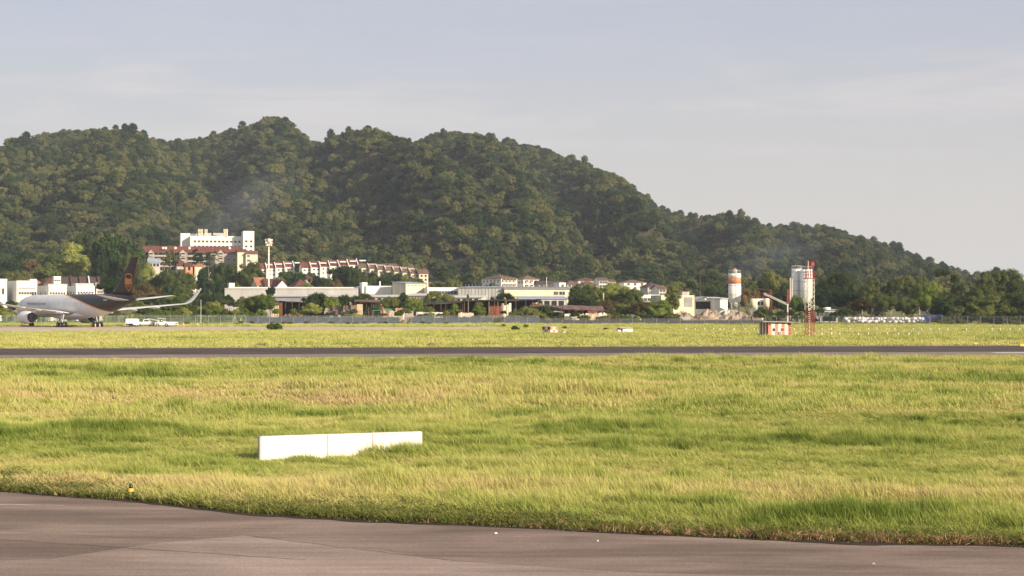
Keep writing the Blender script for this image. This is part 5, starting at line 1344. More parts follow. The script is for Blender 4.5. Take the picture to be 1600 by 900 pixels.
# ------------------------------------------------------------ airfield furniture
# striped hut
D = 241.0; yaw = R(25); x0 = X(1200, D); px1 = 1236
w_ = (kx(px1) * D - x0) / (math.cos(yaw) - kx(px1) * math.sin(yaw)); dp = 2.3
ro = empty('equipment_hut', (x0, D, 0), yaw, 'square hut striped in red and white under an overhanging flat roof, beside the lattice mast', 'hut')
hh = 2.12
b = MB().m('old_wall'); b.box((w_ / 2, dp / 2, hh / 2), (w_ - .04, dp - .04, hh)); b.build('wall', ro)
n_ = 7
M['orange_pink'] = mat('pale_red_paint', (0.62, 0.25, 0.18), 0.8, 0.15, 1.0)  # paler red for front faces; left faces use the deeper red
for i in range(n_):
    b = MB().m('orange_pink' if i % 2 == 0 else 'mast_white'); b.box((w_ * (i + .5) / n_, -.02, hh / 2), (w_ / n_ - .01, .05, hh)); b.build('front_stripe', ro)
for i in range(6):
    b = MB().m('mast_red' if i % 2 == 0 else 'white_paint'); b.box((-.02, dp * (i + .5) / 6, hh / 2), (.05, dp / 6 - .01, hh)); b.build('side_stripe', ro)
b = MB().m('grey_roof'); b.add([(-1.3, -.7, hh + .12), (w_ + 1.2, -.7, hh - .02), (w_ + 1.2, dp + .6, hh - .02), (-1.3, dp + .6, hh + .12), (-1.3, -.7, hh + .26), (w_ + 1.2, -.7, hh + .10), (w_ + 1.2, dp + .6, hh + .1), (-1.3, dp + .6, hh + .26)], [(0, 3, 2, 1), (4, 5, 6, 7), (0, 1, 5, 4), (1, 2, 6, 5), (2, 3, 7, 6), (3, 0, 4, 7)]); b.build('roof', ro)
for u, z, sw, sh, m_ in ((.24, 1.1, .42, .42, 'glass'), (.60, 1.1, .5, .46, 'rust'), (.06, 1.82, .3, .24, 'dark'), (.88, 1.82, .3, .24, 'dark')):
    b = MB().m(m_); b.box((w_ * u, -.06, z), (sw, .04, sh)); b.m('mast_white'); b.box((w_ * u, -.07, z + sh / 2 + .03), (sw + .1, .06, .05)); b.box((w_ * u, -.07, z - sh / 2 - .03), (sw + .1, .06, .05)); b.build('vent' if m_ == 'dark' else 'window', ro)
ro = empty('junction_box', (X(1218, 236), 236, 0), .3, 'small grey junction box on a post in front of the striped hut', 'junction box')
b = MB().m('grey_roof'); b.tube((0, 0, -.1), (0, 0, .5), .05, .05, 6); b.build('post', ro); b = MB().m('grey_roof'); b.box((0, 0, .65), (.36, .25, .45)); b.build('box', ro)

# chequered cabinet and its small neighbour, white cabinet
def chequer(label, px0, px1, pxl, ybase, ytop, D, yaw, nx, nz, cat, name):
    a = R(yaw); x0 = X(px0, D); w_ = (kx(px1) * D - x0) / (math.cos(a) - kx(px1) * math.sin(a)); d_ = (x0 - kx(pxl) * D) / (math.sin(a) + kx(pxl) * math.cos(a)) if pxl else .5
    h_ = Z(ytop, D); ro = empty(name, (x0, D, 0), a, label, cat); b = MB().m('old_wall'); b.box((w_ / 2, d_ / 2, h_ / 2), (w_ - .04, d_ - .04, h_ - .01)); b.build('body', ro)
    for i in range(nx):
        for j in range(nz):
            b = MB().m('orange_pink' if (i + j) % 2 == 0 else 'mast_white'); b.box((w_ * (i + .5) / nx, -.015, h_ * (j + .5) / nz), (w_ / nx - .01, .04, h_ / nz - .01)); b.build('front_panel', ro)
    ny = 3 if d_ > 1 else 1
    for i in range(ny):
        for j in range(nz):
            b = MB().m('mast_red' if (i + j) % 2 == 0 else 'white_paint'); b.box((-.015, d_ * (i + .5) / ny, h_ * (j + .5) / nz), (.04, d_ / ny - .01, h_ / nz - .01)); b.build('side_panel', ro)
    b = MB().m('old_wall'); b.box((w_ / 2, d_ / 2, h_ + .04), (w_ + .12, d_ + .12, .08)); b.build('lid', ro)
chequer('orange and white chequered equipment cabinet in the grass beyond the runway', 860, 871, 847.5, 523, 511, 262, 32, 3, 3, 'cabinet', 'equipment_cabinet')
chequer('small orange and white box right of the chequered cabinet', 880, 884, 879.4, 524, 515.5, 260, 20, 1, 3, 'cabinet', 'small_cabinet')
ro = empty('white_cabinet', (X(973, 276), 276, 0), R(18), 'low white cabinet with dark slot under its lid, right of the chequered one', 'cabinet')
b = MB().m('white_paint'); b.box((.95, .8, .4), (1.75, 1.3, .8)); b.box((-.3, 1.0, .4), (.6, .9, .8)); b.build('body', ro)
b = MB().m('metal_roof'); b.box((.7, .8, .98), (2.3, 1.6, .08)); b.build('lid', ro)
b = MB().m('dark'); b.box((.1, .8, .87), (1.0, 1.2, .13)); b.build('slot', ro)

# marker posts in the grass
pm = MB().m('white_paint'); pm.tube((0, 0, -.1), (0, 0, .66), .07, .07, 6); pm.m('mast_red'); pm.tube((0, 0, .67), (0, 0, .75), .072, .072, 6); PME = pm.mesh('marker_post')
rows_ = [(299, [1072, 1086, 1101, 1115, 1125, 1131, 1147, 1164, 1178, 1241, 1256, 1284, 1299, 1328, 1357, 1370, 1385, 1398, 1427, 1440, 1454, 1468, 1481, 1510, 1550, 1563, 1578, 1593]),
         (247, [1184, 1243, 1272.5, 1284, 1299, 1312, 1341, 1356, 1387, 1404, 1420, 1435])]
for D, L_ in rows_:
    for px in L_:
        dd = D + random.uniform(-2, 2)
        o = bpy.data.objects.new('marker_post', PME); o.location = (X(px, dd), dd, gzf(X(px, dd), dd) + (.12 if D > 280 else .02)); link(o)
        o.rotation_euler = (random.gauss(0, .03), random.gauss(0, .05), 0)
        tag(o, 'thin white marker post in the farther line of posts in the grass' if D > 280 else 'thin white marker post in the nearer line of posts in the grass', 'post', 'far line of white marker posts' if D > 280 else 'near line of white marker posts')
# yellow runway side marker cones
for px, py, lb in ((1385, 534, 'flat yellow marker board on the grass beyond the runway, leftmost of three'), (1524, 537.5, 'flat yellow marker board beyond the runway, middle one of three'), (1597, 540, 'flat yellow marker board at the right edge of the photo')):
    D = F * CAMH / (py + 1.5 - HOR); ro = empty('marker_board', (X(px, D), D, 0), 0, lb, 'marker', 'yellow marker boards beyond the runway')
    b = MB().m('yellow'); b.add([(-.24, 0, .26), (.24, 0, .26), (.26, .2, .05), (-.26, .2, .05), (-.26, -.2, .05), (.26, -.2, .05)], [(0, 3, 2, 1), (0, 1, 5, 4), (0, 4, 3), (1, 2, 5), (2, 3, 4, 5)]); b.build('board', ro)
    b = MB().m('steel'); b.tube((-.2, 0, -.1), (-.2, 0, .1), .02, .02, 5); b.tube((.2, 0, -.1), (.2, 0, .1), .02, .02, 5); b.build('leg', ro)

# white segmented marker board in the foreground grass
(ax, ay), (bx, by) = BOARD_A, BOARD_B
L = math.hypot(bx - ax, by - ay); yaw = math.atan2(by - ay, bx - ax)
zb_ = -.02
ro = empty('marker_barrier', (ax, ay, zb_), yaw, 'low white barrier of three box panels standing in the grass beside the taxiway', 'barrier')
M['barrier_white'] = mat('barrier_white_paint', (0.82, 0.79, 0.72), 0.6, 0.06, 1.2, streak=True, dirt=(0.70, 0.64, 0.55))
M['seam_pink'] = mat('seam_strip', (0.62, 0.52, 0.46), 0.8, 0.2, 3)
cuts = [0, L * .402, L * .685, L]
hb = .68
for i in range(3):
    c0, c1 = cuts[i], cuts[i + 1]; w_ = c1 - c0 - .004
    b = MB().m('barrier_white')
    xm_ = (c0 + c1) / 2
    b.box((xm_, .10, hb / 2), (w_, .18, hb))
    p = b.build('panel', ro)
    b = MB().m('concrete'); b.box((xm_, .10, .03), (w_ - .1, .22, .05)); b.build('foot', p)
for c in cuts[1:3]:
    b = MB().m('seam_pink'); b.box((c, .008, hb / 2), (.022, .03, hb - .02)); b.build('joint_strip', ro)
b = MB().m('grey_wall'); b.box((-.025, .10, hb / 2), (.04, .17, hb - .02)); b.build('shaded_end', ro)  # grey plate over the end face: its shade is put into the colour
b = MB().m('steel'); b.tube((-.06, .1, .30), (-.06, .1, .36), .02, .02, 6); b.build('latch', ro)
b = MB().m('dark'); b.box((L * .67, -.02, .24), (.04, .04, .09)); b.tube((L * .665, -.04, .26), (L * .665, -.04, .31), .015, .015, 6); b.build('latch', ro)
# yellow taxiway edge light
D = 34.6; ro = empty('edge_light', (X(205.5, D), D, 0), 0, 'small yellow edge light with dark lens standing in the grass at the taxiway edge', 'edge light'); ro.scale = (1.25, 1.25, 1.4)
b = MB().m('yellow'); b.tube((0, 0, -.05), (0, 0, .10), .018, .018, 8); b.build('stem', ro)
b = MB().m('yellow'); b.lathe([(.09, .03), (.10, .055), (.14, .05), (.15, .03)], 'z', n=14); b.build('collar', ro)
M['blue_lens'] = mat('dark_blue_lens', (0.015, 0.018, 0.035), 0.3, 0.1, 5, spec=.6)
b = MB().m('blue_lens'); b.smooth = True; b.lathe([(.15, .032), (.18, .034), (.20, .026), (.215, .01)], 'z', n=14); b.build('lens', ro)
# scraps on the taxiway
for px, py, s_, lb in ((775, 836, .04, 'white paper scrap lying on the taxiway'), (934, 848, .018, 'tiny pale stone on the taxiway right of the paper scrap'), (1364, 884, .03, 'pale dry leaf on the taxiway at the right'), (1340, 836 + 10, .018, 'tiny pale stone by the grass edge at the right')):
    D = F * CAMH / (py - HOR); ro = MB().m('white_paint'); a = random.random() * 3
    P = [(math.cos(a + k * 1.05) * s_ * (.7 + .5 * random.random()), math.sin(a + k * 1.05) * s_ * (.7 + .5 * random.random()), .012 * (k % 2)) for k in range(6)]
    ro.add(P + [(0, 0, .03)], [(i, (i + 1) % 6, 6) for i in range(6)])
    o = ro.build('paper_scrap' if 'paper' in lb else 'stone' if 'stone' in lb else 'dry_leaf', label=lb, cat='litter' if 'paper' in lb else 'stone' if 'stone' in lb else 'leaf'); o.location = (X(px, D), D, .03)
# ------------------------------------------------------------ boundary fence
def mesh_wire(name, col, op):
    """woven wire, far too fine to see as wires here: a see-through screen"""
    m = bpy.data.materials.new(name); m.use_nodes = True; n, l = m.node_tree.nodes, m.node_tree.links; n.clear()
    o = n.new('ShaderNodeOutputMaterial'); d = n.new('ShaderNodeBsdfDiffuse'); d.inputs['Color'].default_value = (*col, 1); t = n.new('ShaderNodeBsdfTransparent'); mx = n.new('ShaderNodeMixShader')
    tc_ = n.new('ShaderNodeTexCoord'); z = n.new('ShaderNodeTexNoise'); z.inputs['Scale'].default_value = .35; z.inputs['Detail'].default_value = 5
    l.new(tc_.outputs['Object'], z.inputs['Vector']); mr_ = n.new('ShaderNodeMapRange'); mr_.inputs['From Min'].default_value = .3; mr_.inputs['From Max'].default_value = .7
    mr_.inputs['To Min'].default_value = op - .14; mr_.inputs['To Max'].default_value = op + .14; l.new(z.outputs['Fac'], mr_.inputs['Value']); l.new(mr_.outputs[0], mx.inputs[0])
    l.new(t.outputs[0], mx.inputs[1]); l.new(d.outputs[0], mx.inputs[2]); l.new(mx.outputs[0], o.inputs['Surface']); return m
M['wire_green'] = mesh_wire('green_wire_mesh', (0.16, 0.24, 0.17), .34)
M['wire_grey'] = mesh_wire('grey_wire_mesh', (0.20, 0.21, 0.22), .28)
def fence(label, px0, px1, D0, D1, top, mname, sheet=None, posts=True, step=3.3, name='wire_fence'):
    xa, xb = X(px0, D0), X(px1, D1); L = math.hypot(xb - xa, D1 - D0); n = max(1, int(L / step)); yaw = math.atan2(D1 - D0, xb - xa)
    ro = empty(name, (xa, D0, 0), yaw, label, 'fence')
    pb = MB().m('fence_post'); pb.tube((0, 0, -.2), (0, 0, top), .07, .07, 6); pb.tube((0, 0, top), (0, -.35, top + .35), .05, .05, 5); PM = pb.mesh('post')
    st = L / n
    sheetm = None
    if sheet:
        sb = MB().m(sheet); k = 14
        for i in range(k):
            u0, u1 = st * i / k, st * (i + 1) / k; sb.box(((u0 + u1) / 2, (.03 if i % 2 else 0), (top - .1) / 2 + .02), (u1 - u0 - .002, .03, top - .25))
        sheetm = sb.mesh('sheet_panel')
    wb = MB().m(mname); wb.add([(0.07, 0, .03), (st - .07, 0, .03), (st - .07, 0, top - .05), (0.07, 0, top - .05)], [(0, 1, 2, 3)]); WMh = wb.mesh('wire_panel')
    rb = MB().m('steel'); 
    for z in (top - .04, top + .12, top + .30): rb.tube((0, -.12 * (z > top), z), (L, -.12 * (z > top), z), .02, .02, 4)
    rb.build('wire_strand', ro)
    for i in range(n + 1):
        o = bpy.data.objects.new('post', PM); link(o); o.parent = ro; o.location = (i * st, 0, 0); o.rotation_euler = (random.gauss(0, .02), random.gauss(0, .02), 0)
        if i < n:
            o = bpy.data.objects.new('wire_panel', WMh); link(o); o.parent = ro; o.location = (i * st, 0, 0)
            if sheetm is not None and random.random() < .97:
                o = bpy.data.objects.new('sheet_panel', sheetm); link(o); o.parent = ro; o.location = (i * st, .12, random.uniform(-.06, .03)); o.rotation_euler = (random.gauss(0, .015), random.gauss(0, .006), 0)
fence('green see-through wire fence behind the airliner', -60, 384, 446, 462, 2.3, 'wire_green')
fence('wire fence backed by faded blue sheets in front of the scrap yard', 384, 842, 466, 474, 2.1, 'wire_grey', 'hoard_blue')
M['hoard_grey'] = mat('dull_grey_blue_sheet', (0.13, 0.14, 0.17), 0.7, 0.35, 0.5)
fence('wire fence backed by dull grey sheets in front of the sheds and spoil heaps', 842, 1196, 470, 455, 1.35, 'wire_grey', 'hoard_grey')
fence('grey see-through wire fence at the right, in front of the big trees', 1196, 1680, 452, 400, 2.2, 'wire_grey')
b = MB().m('old_wall')
ro = empty('fence_gate_brace', (X(367, 458), 458, 0), 0, 'white braced post standing at the fence right of the airliner wing', 'post')
b.tube((0, 0, -.1), (0, 0, 2.9), .06, .06, 6); b.tube((-1.0, -.3, -.1), (0, 0, 2.2), .05, .05, 6); b.tube((1.0, -.3, -.1), (0, 0, 2.2), .05, .05, 6); b.build('post', ro)
pole('thin white mast standing in the verge behind the tip of the airliner wing', 314, 440, 508, 468, .06, 'white_paint')

# ------------------------------------------------------------ scrap yard and sheds
def open_shed(label, px0, px1, yl, yr, D, dep, rm, nposts=5, back='dark', rise=.8, name='open_shed'):
    x0, x1 = X(px0, D), X(px1, D); zl, zr = Z(yl, D), Z(yr, D); ro = empty(name, ((x0 + x1) / 2, D, 0), 0, label, 'shed')
    n = max(2, int((x1 - x0) / 1.6)); 
    for i in range(n):   # corrugated sheets, laid uneven
        a, c = i / n, (i + 1) / n; za, zc = zl + (zr - zl) * a, zl + (zr - zl) * c; q = random.uniform(-.06, .06); e = random.uniform(-.5, .1)
        b = MB().m(rm); xa, xb = x0 + (x1 - x0) * a, x0 + (x1 - x0) * c + .08
        V = []; k = 6
        for j in range(k + 1):
            u = j / k; xx = xa + (xb - xa) * u; zz = za + (zc - za) * u + q + (.05 if j % 2 else 0)
            V += [(xx, D + e, zz), (xx, D + dep, zz + rise), (xx, D + e, zz + .04), (xx, D + dep, zz + rise + .04)]
        Fq = []
        for j in range(k):
            p = 4 * j; Fq += [(p, p + 1, p + 5, p + 4), (p + 2, p + 6, p + 7, p + 3), (p, p + 4, p + 6, p + 2)]
        b.add(V, Fq); b.build('roof_sheet', ro, I4)
    for i in range(nposts):
        a = i / (nposts - 1); b = MB().m('timber'); x = x0 + .2 + (x1 - x0 - .4) * min(1, max(0, a + random.gauss(0, .03))); zz = zl + (zr - zl) * a
        b.tube((x, D + .2, -.1), (x + random.gauss(0, .06), D + .2, zz), .055, .05, 6); b.tube((x, D + dep - .3, -.1), (x, D + dep - .3, zz + rise - .1), .08, .07, 6); b.build('post', ro, I4)
    b = MB().m(back); b.add([(x0, D + dep - .2, 0), (x1, D + dep - .2, 0), (x1, D + dep - .2, zr + rise), (x0, D + dep - .2, zl + rise)], [(0, 1, 2, 3)]); b.add([(x0, D + dep - .1, 0), (x1, D + dep - .1, 0), (x1, D + dep - .1, zr + rise), (x0, D + dep - .1, zl + rise)], [(0, 3, 2, 1)]); b.build('back_wall', ro, I4)  # near-black back: the shade inside the shed is painted on
    b = MB().m('timber'); b.tube((x0, D + .15, zl - .12), (x1, D + .15, zr - .12), .07, .07, 6); b.build('beam', ro, I4)
    return ro
open_shed('long open shed with blue grey roof at the left of the scrap yard', 421, 502, 469.5, 473.5, 520, 9, 'grey_roof', 8)
open_shed('dark open shed with flat rusty roof above the stacked pallets', 553, 592, 470.5, 472.5, 516, 8, 'rust_roof', 5)
open_shed('low dark open shed behind the low white wall, left of the tall timber post', 652, 722, 476, 472, 512, 8, 'black_roof', 7, rise=.5)
open_shed('long blackened open shed with thin roof line in the middle of the yard', 722, 846, 470.5, 468.5, 515, 9, 'black_roof', 10, rise=.3)
open_shed('open shed with rusty red roof sheets joined to the long cream walled shed', 828, 880, 478, 481, 512, 8, 'rust_roof', 5, rise=.6)
r_ = open_shed('long low shed with rusty roof and patched cream board wall by the fence', 880, 944, 483.5, 485.5, 498, 9, 'rust_roof', 7, rise=1.3)
xa, xb = X(882, 497), X(948, 497); n = 26
for i in range(n):
    b = MB().m(random.choice(['pale_timber', 'cream_wall', 'pale_timber', 'old_wall', 'white_wall'])); x = xa + (xb - xa) * (i + .5) / n; hgt = Z(488.5 + random.uniform(-.8, 2.2) + (1.5 if 8 < i < 14 else 0), 497)
    b.box((x, 497 + random.uniform(-.06, .06), hgt / 2), ((xb - xa) / n - .02, .07, hgt)); b.build('board', r_, I4)
b = MB().m('rust'); b.box((X(925, 497), 496.8, Z(487.3, 497)), (2.6, .1, .6)); b.build('rusty_panel', r_, I4)
b = MB().m('trim_white'); b.prism([(X(865, 496), Z(486.5, 496)), (X(880, 496), Z(488, 496)), (X(880, 496), Z(487.6, 496)), (X(865, 496), Z(486.0, 496))], 495.2, 497.6); b.build('lean_to_roof', r_, I4)
for px, y0, D, lb in ((694, 482, 508, 'short pale timber post of the yard left of the tall one'), (731.5, 466, 510, 'tall pale timber post rising above the black roof'), (777.8, 471, 512, 'orange timber post under the middle of the black roofed shed'), (764, 471, 511, 'left leaning timber post under the black roofed shed'), (791, 469, 511, 'thin post right of the cream sheets')):
    ro, zt = pole(lb, px, D, 500, y0, .14, 'timber', 'timber_post', 'post')
def stack(label, name, cat, px0, px1, y0, D, mts, nx, nz, dep=1.1, jit=.1, piece='board'):
    x0, x1 = X(px0, D), X(px1, D); hgt = Z(y0, D); ro = empty(name, ((x0 + x1) / 2, D, 0), 0, label, cat)
    for i in range(nx):
        hh = hgt * (1 + random.uniform(-jit, jit))
        for j in range(nz):
            b = MB().m(random.choice(mts)); b.box((x0 + (x1 - x0) * (i + .5) / nx, D + dep / 2 + random.uniform(-.08, .08), hh * (j + .5) / nz), ((x1 - x0) / nx - .04, dep, hh / nz - .05), random.gauss(0, .02)); b.build(piece, ro, I4)
stack('long dark stack of bundled boards with pale tops beside the blue fence', 'board_stack', 'stack', 508, 552, 479.5, 492, ['dark', 'rust_roof', 'grey_roof', 'black_roof'], 11, 4)
stack('two tall tan crates right of the dark board stack', 'crate_stack', 'crates', 549, 566, 477.5, 494, ['timber', 'pale_timber'], 2, 1, 2.0, piece='crate')
stack('tall cream corrugated screen at the left of the scrap yard', 'metal_screen', 'screen', 424.5, 436, 472.5, 505, ['cream_wall', 'pale_timber'], 6, 1, .1, .02, 'sheet')
stack('brown brick pillars right of the cream corrugated screen', 'brick_pillar', 'pillar', 436.5, 441, 473, 505, ['rust'], 2, 4, .6, .02, 'block')
stack('small orange brown box behind the blue fence', 'crate', 'crate', 463, 471, 488, 500, ['orange'], 1, 1, 1.5, piece='panel')
stack('rust brown steel posts standing in a pair in front of the green sheet', 'steel_posts', 'posts', 596, 601, 480, 488, ['orange', 'rust'], 2, 1, .3, piece='post')
stack('brown timber panel leaning between the posts and the cream screens', 'leaning_boards', 'panel', 602, 608, 485, 490, ['rust', 'timber'], 3, 1, .2, piece='board')
stack('row of cream sheets behind the weeds right of the brown panel', 'metal_screen', 'screen', 609, 632, 486, 494, ['cream_wall', 'pale_timber', 'white_wall'], 9, 1, .1, .06, 'sheet')
stack('grey and pinkish sheets leaning left of the orange tarpaulin heap', 'metal_screen', 'screen', 632, 646, 487, 495, ['grey_wall', 'old_wall', 'grey_wall'], 6, 1, .1, .08, 'sheet')
stack('low white wall in front of the dark open shed', 'low_wall', 'wall', 650, 692, 487.5, 497, ['white_wall', 'white_wall', 'grey_wall'], 12, 1, .2, .03, 'wall_block')
stack('low cream wall right of the pale timber post', 'low_wall', 'wall', 716, 740, 488, 498, ['cream_wall', 'old_wall'], 7, 1, .2, .06, 'wall_block')
stack('stack of orange boards on top of the yard wall', 'board_stack', 'stack', 618, 650, 480.6, 507, ['orange', 'pale_timber', 'cream_wall'], 8, 4, 1.4, .04)
stack('pair of bright cream sheets standing under the black roofed shed', 'metal_screen', 'screen', 784, 799, 475.5, 512, ['cream_wall', 'white_wall'], 4, 1, .1, .12, 'sheet')
stack('rusty brown partition under the black roofed shed', 'partition', 'partition', 764, 784, 474, 518, ['rust', 'rust_roof'], 6, 1, .1, .05, 'sheet')
stack('pinkish stained sheet wall right of the long black roof', 'metal_screen', 'screen', 828, 846, 473, 520, ['old_wall', 'rust_roof', 'old_wall'], 6, 1, .1, .05, 'sheet')
ro = empty('green_sheet', (X(597, 497), 497, 0), 0, 'sagging green sheet roof behind the rust brown posts', 'tarpaulin')
V = []; Fq = []; nx, ny = 14, 5
for i in range(nx + 1):
    for j in range(ny + 1): V.append((X(581 + 30 * i / nx, 497), 497 + 4 * j / ny, Z(485.5 - 3.6 * j / ny + .8 * math.sin(i * 1.1) * .3 + (.8 if i in (0, nx) else 0), 497)))
for i in range(nx):
    for j in range(ny): a = i * (ny + 1) + j; Fq.append((a, a + ny + 1, a + ny + 2, a + 1))
b = MB().m('tarp_green'); b.add(V, Fq); b.build('sheet', ro, I4)
b = MB().m('timber')
for px in (582, 596, 610): b.tube((X(px, 497), 497.2, -.1), (X(px, 497), 497.2, Z(485.6, 497)), .07, .07, 5)
b.build('post', ro, I4)

# heaps: rough mounds
def heap(label, px, D, wpx, ytop, mname, dep=None, name='spoil_heap', cat='heap', rough=.28, seed=0, ybase=None):
    hw = wpx / 2 * D / F; hh = Z(ytop, D); dep = dep or hw * .8; g = np.random.default_rng(seed + px)
    n = 36; m_ = 16; V = []; Fq = []
    ox, oy = g.random(2) * 50
    for j in range(m_ + 1):
        for i in range(n):
            a = 2 * math.pi * i / n; r = (1 - j / m_) 
            x, y = math.cos(a) * r, math.sin(a) * r
            z = max(0, 1 - r ** 2.0); rill = float(fbm(a * 3.2 + ox, r * 2 + oy, 4)) - .5
            z = z * (.8 + rough * 1.8 * rill * 2 * min(1, r * 2)) + .34 * (float(fbm(x * 5 + ox, y * 5 + oy, 3)) - .5) * (r < .98)
            V.append((x * hw * (1 + .25 * rill), y * dep * (1 + .25 * rill), max(-.1, z * hh)))
    for j in range(m_):
        for i in range(n): Fq.append((j * n + i, j * n + (i + 1) % n, (j + 1) * n + (i + 1) % n, (j + 1) * n + i))
    b = MB().m(mname); b.smooth = False; b.add(V, Fq); o = b.build(name, label=label, cat=cat); o.location = (X(px, D), D, 0); return o
heap('brown earth heap at the left end of the spoil heaps, below the depot', 1068, 508, 44, 483, 'sand', seed=1)
heap('tall ridged sandy heap in the middle of the spoil heaps', 1108, 502, 58, 481, 'sand', seed=2)
heap('low brown heap in front of the tall sandy heap', 1092, 490, 50, 491, 'soil', seed=7)
heap('pale grey white gravel heap under the orange banded silo', 1140, 522, 56, 480.5, 'concrete', seed=3)
heap('wide tan rubble heap right of the middle, under the silo', 1150, 500, 60, 484, 'sand', seed=4)
heap('low reddish earth heap at the right end of the spoil heaps', 1176, 494, 34, 489.5, 'soil', seed=5)
heap('long low reddish bank at the foot of the spoil heaps', 1120, 478, 110, 497, 'soil', dep=3, seed=6)
heap('orange tarpaulin covered heap behind the blue fence', 641, 492, 13, 491.5, 'orange', name='covered_heap', rough=.1)
heap('reddish brown scrap heap right of the brick pillars', 450, 498, 26, 489, 'soil', name='scrap_heap')
heap('brown scrap heap under the middle of the black roofed shed', 776, 496, 34, 490.5, 'rust_roof', name='scrap_heap')
# loose planks, poles and junk leaning about the yard
for i, (px, D, lb) in enumerate(((452, 500, 'tangle of brown planks leaning by the brick pillars'), (785, 498, 'tangle of pale planks under the black roofed shed'), (838, 500, 'orange and pale planks heaped right of the olive bush'), (572, 496, 'grey scrap and planks at the foot of the tan crates'), (948, 497, 'broken boards at the right end of the long low shed'), (712, 500, 'tan scrap heap of boards on the low cream wall'), (668, 512, 'dark machinery scraps under the low open shed'))):
    ro = empty('plank_pile', (X(px, D), D, 0), 0, lb, 'planks')
    for k in range(14):
        b = MB().m(random.choice(['timber', 'pale_timber', 'rust', 'old_wall', 'orange'] if 'dark' not in lb else ['rust_roof', 'dark', 'steel'])); x, y = random.uniform(-2.2, 2.2), random.uniform(-.8, .8); a = random.uniform(0, 3.14); tl = random.uniform(.1, 1.1); ln = random.uniform(1.2, 3)
        b.tube((x, y, .05), (x + math.cos(a) * ln * math.cos(tl), y + math.sin(a) * .5, .15 + ln * math.sin(tl)), .07, .07, 4); b.build('plank', ro)
# white sacks and blue sheet at the right
for i in range(58):
    px = 1322 + 118 * (i % 29) / 28 + random.uniform(-1, 1); lvl = i // 29; D = 470 + random.uniform(-1, 1)
    b = MB().m('bag_white'); b.smooth = True; w_ = random.uniform(.55, .85); h2 = .38
    top_lim = lvl * .75 + .75
    b.lathe([(-.5, .25), (-.42, .7), (0, .85), (.42, .7), (.5, .25)], 'z', n=10)
    o = b.build('white_sack', label='white bulk sack in the lower layer of the long sack pile' if lvl == 0 else 'white bulk sack in the upper layer of the long sack pile', cat='sack', group='long pile of white sacks by the right hand trees')
    o.location = (X(px, D), D, .75 + lvl * .78 + random.uniform(-.05, .15)); o.scale = (w_, .7, .82); o.rotation_euler = (random.gauss(0, .15), random.gauss(0, .2), random.random())
ro = empty('blue_tarpaulin', (X(1452, 473), 473, 0), 0, 'dark blue tarpaulin sheet right of the white sacks', 'tarpaulin')
V = []; Fq = []
for i in range(15):
    for j in range(5): V.append((X(1436 + 38 * i / 14, 473), 473 + (.9 * j / 4) ** 2 + .12 * math.sin(i * 1.7 + j), Z(503 - 11 * j / 4 + .5 * math.sin(i * .9), 473)))
for i in range(14):
    for j in range(4): a = i * 5 + j; Fq.append((a, a + 5, a + 6, a + 1))
b = MB().m('tarp_blue'); b.add(V, Fq); b.build('sheet', ro, I4)
b = MB().m('steel'); b.tube((X(1436, 474), 474, 0), (X(1436, 474), 474, 2.4), .06, .06, 5); b.tube((X(1474, 474), 474, 0), (X(1474, 474), 474, 2.4), .06, .06, 5); b.build('post', ro, I4)
# smoke drifting from small fires behind the flats and behind the silos
M['smoke_a'] = vol_mat_s = None
M['dry_leaf'] = leaf_mat('dry_grass', (0.22, 0.15, 0.09), (0.34, 0.23, 0.14), (0.42, 0.30, 0.19), 0.2, 0.05)
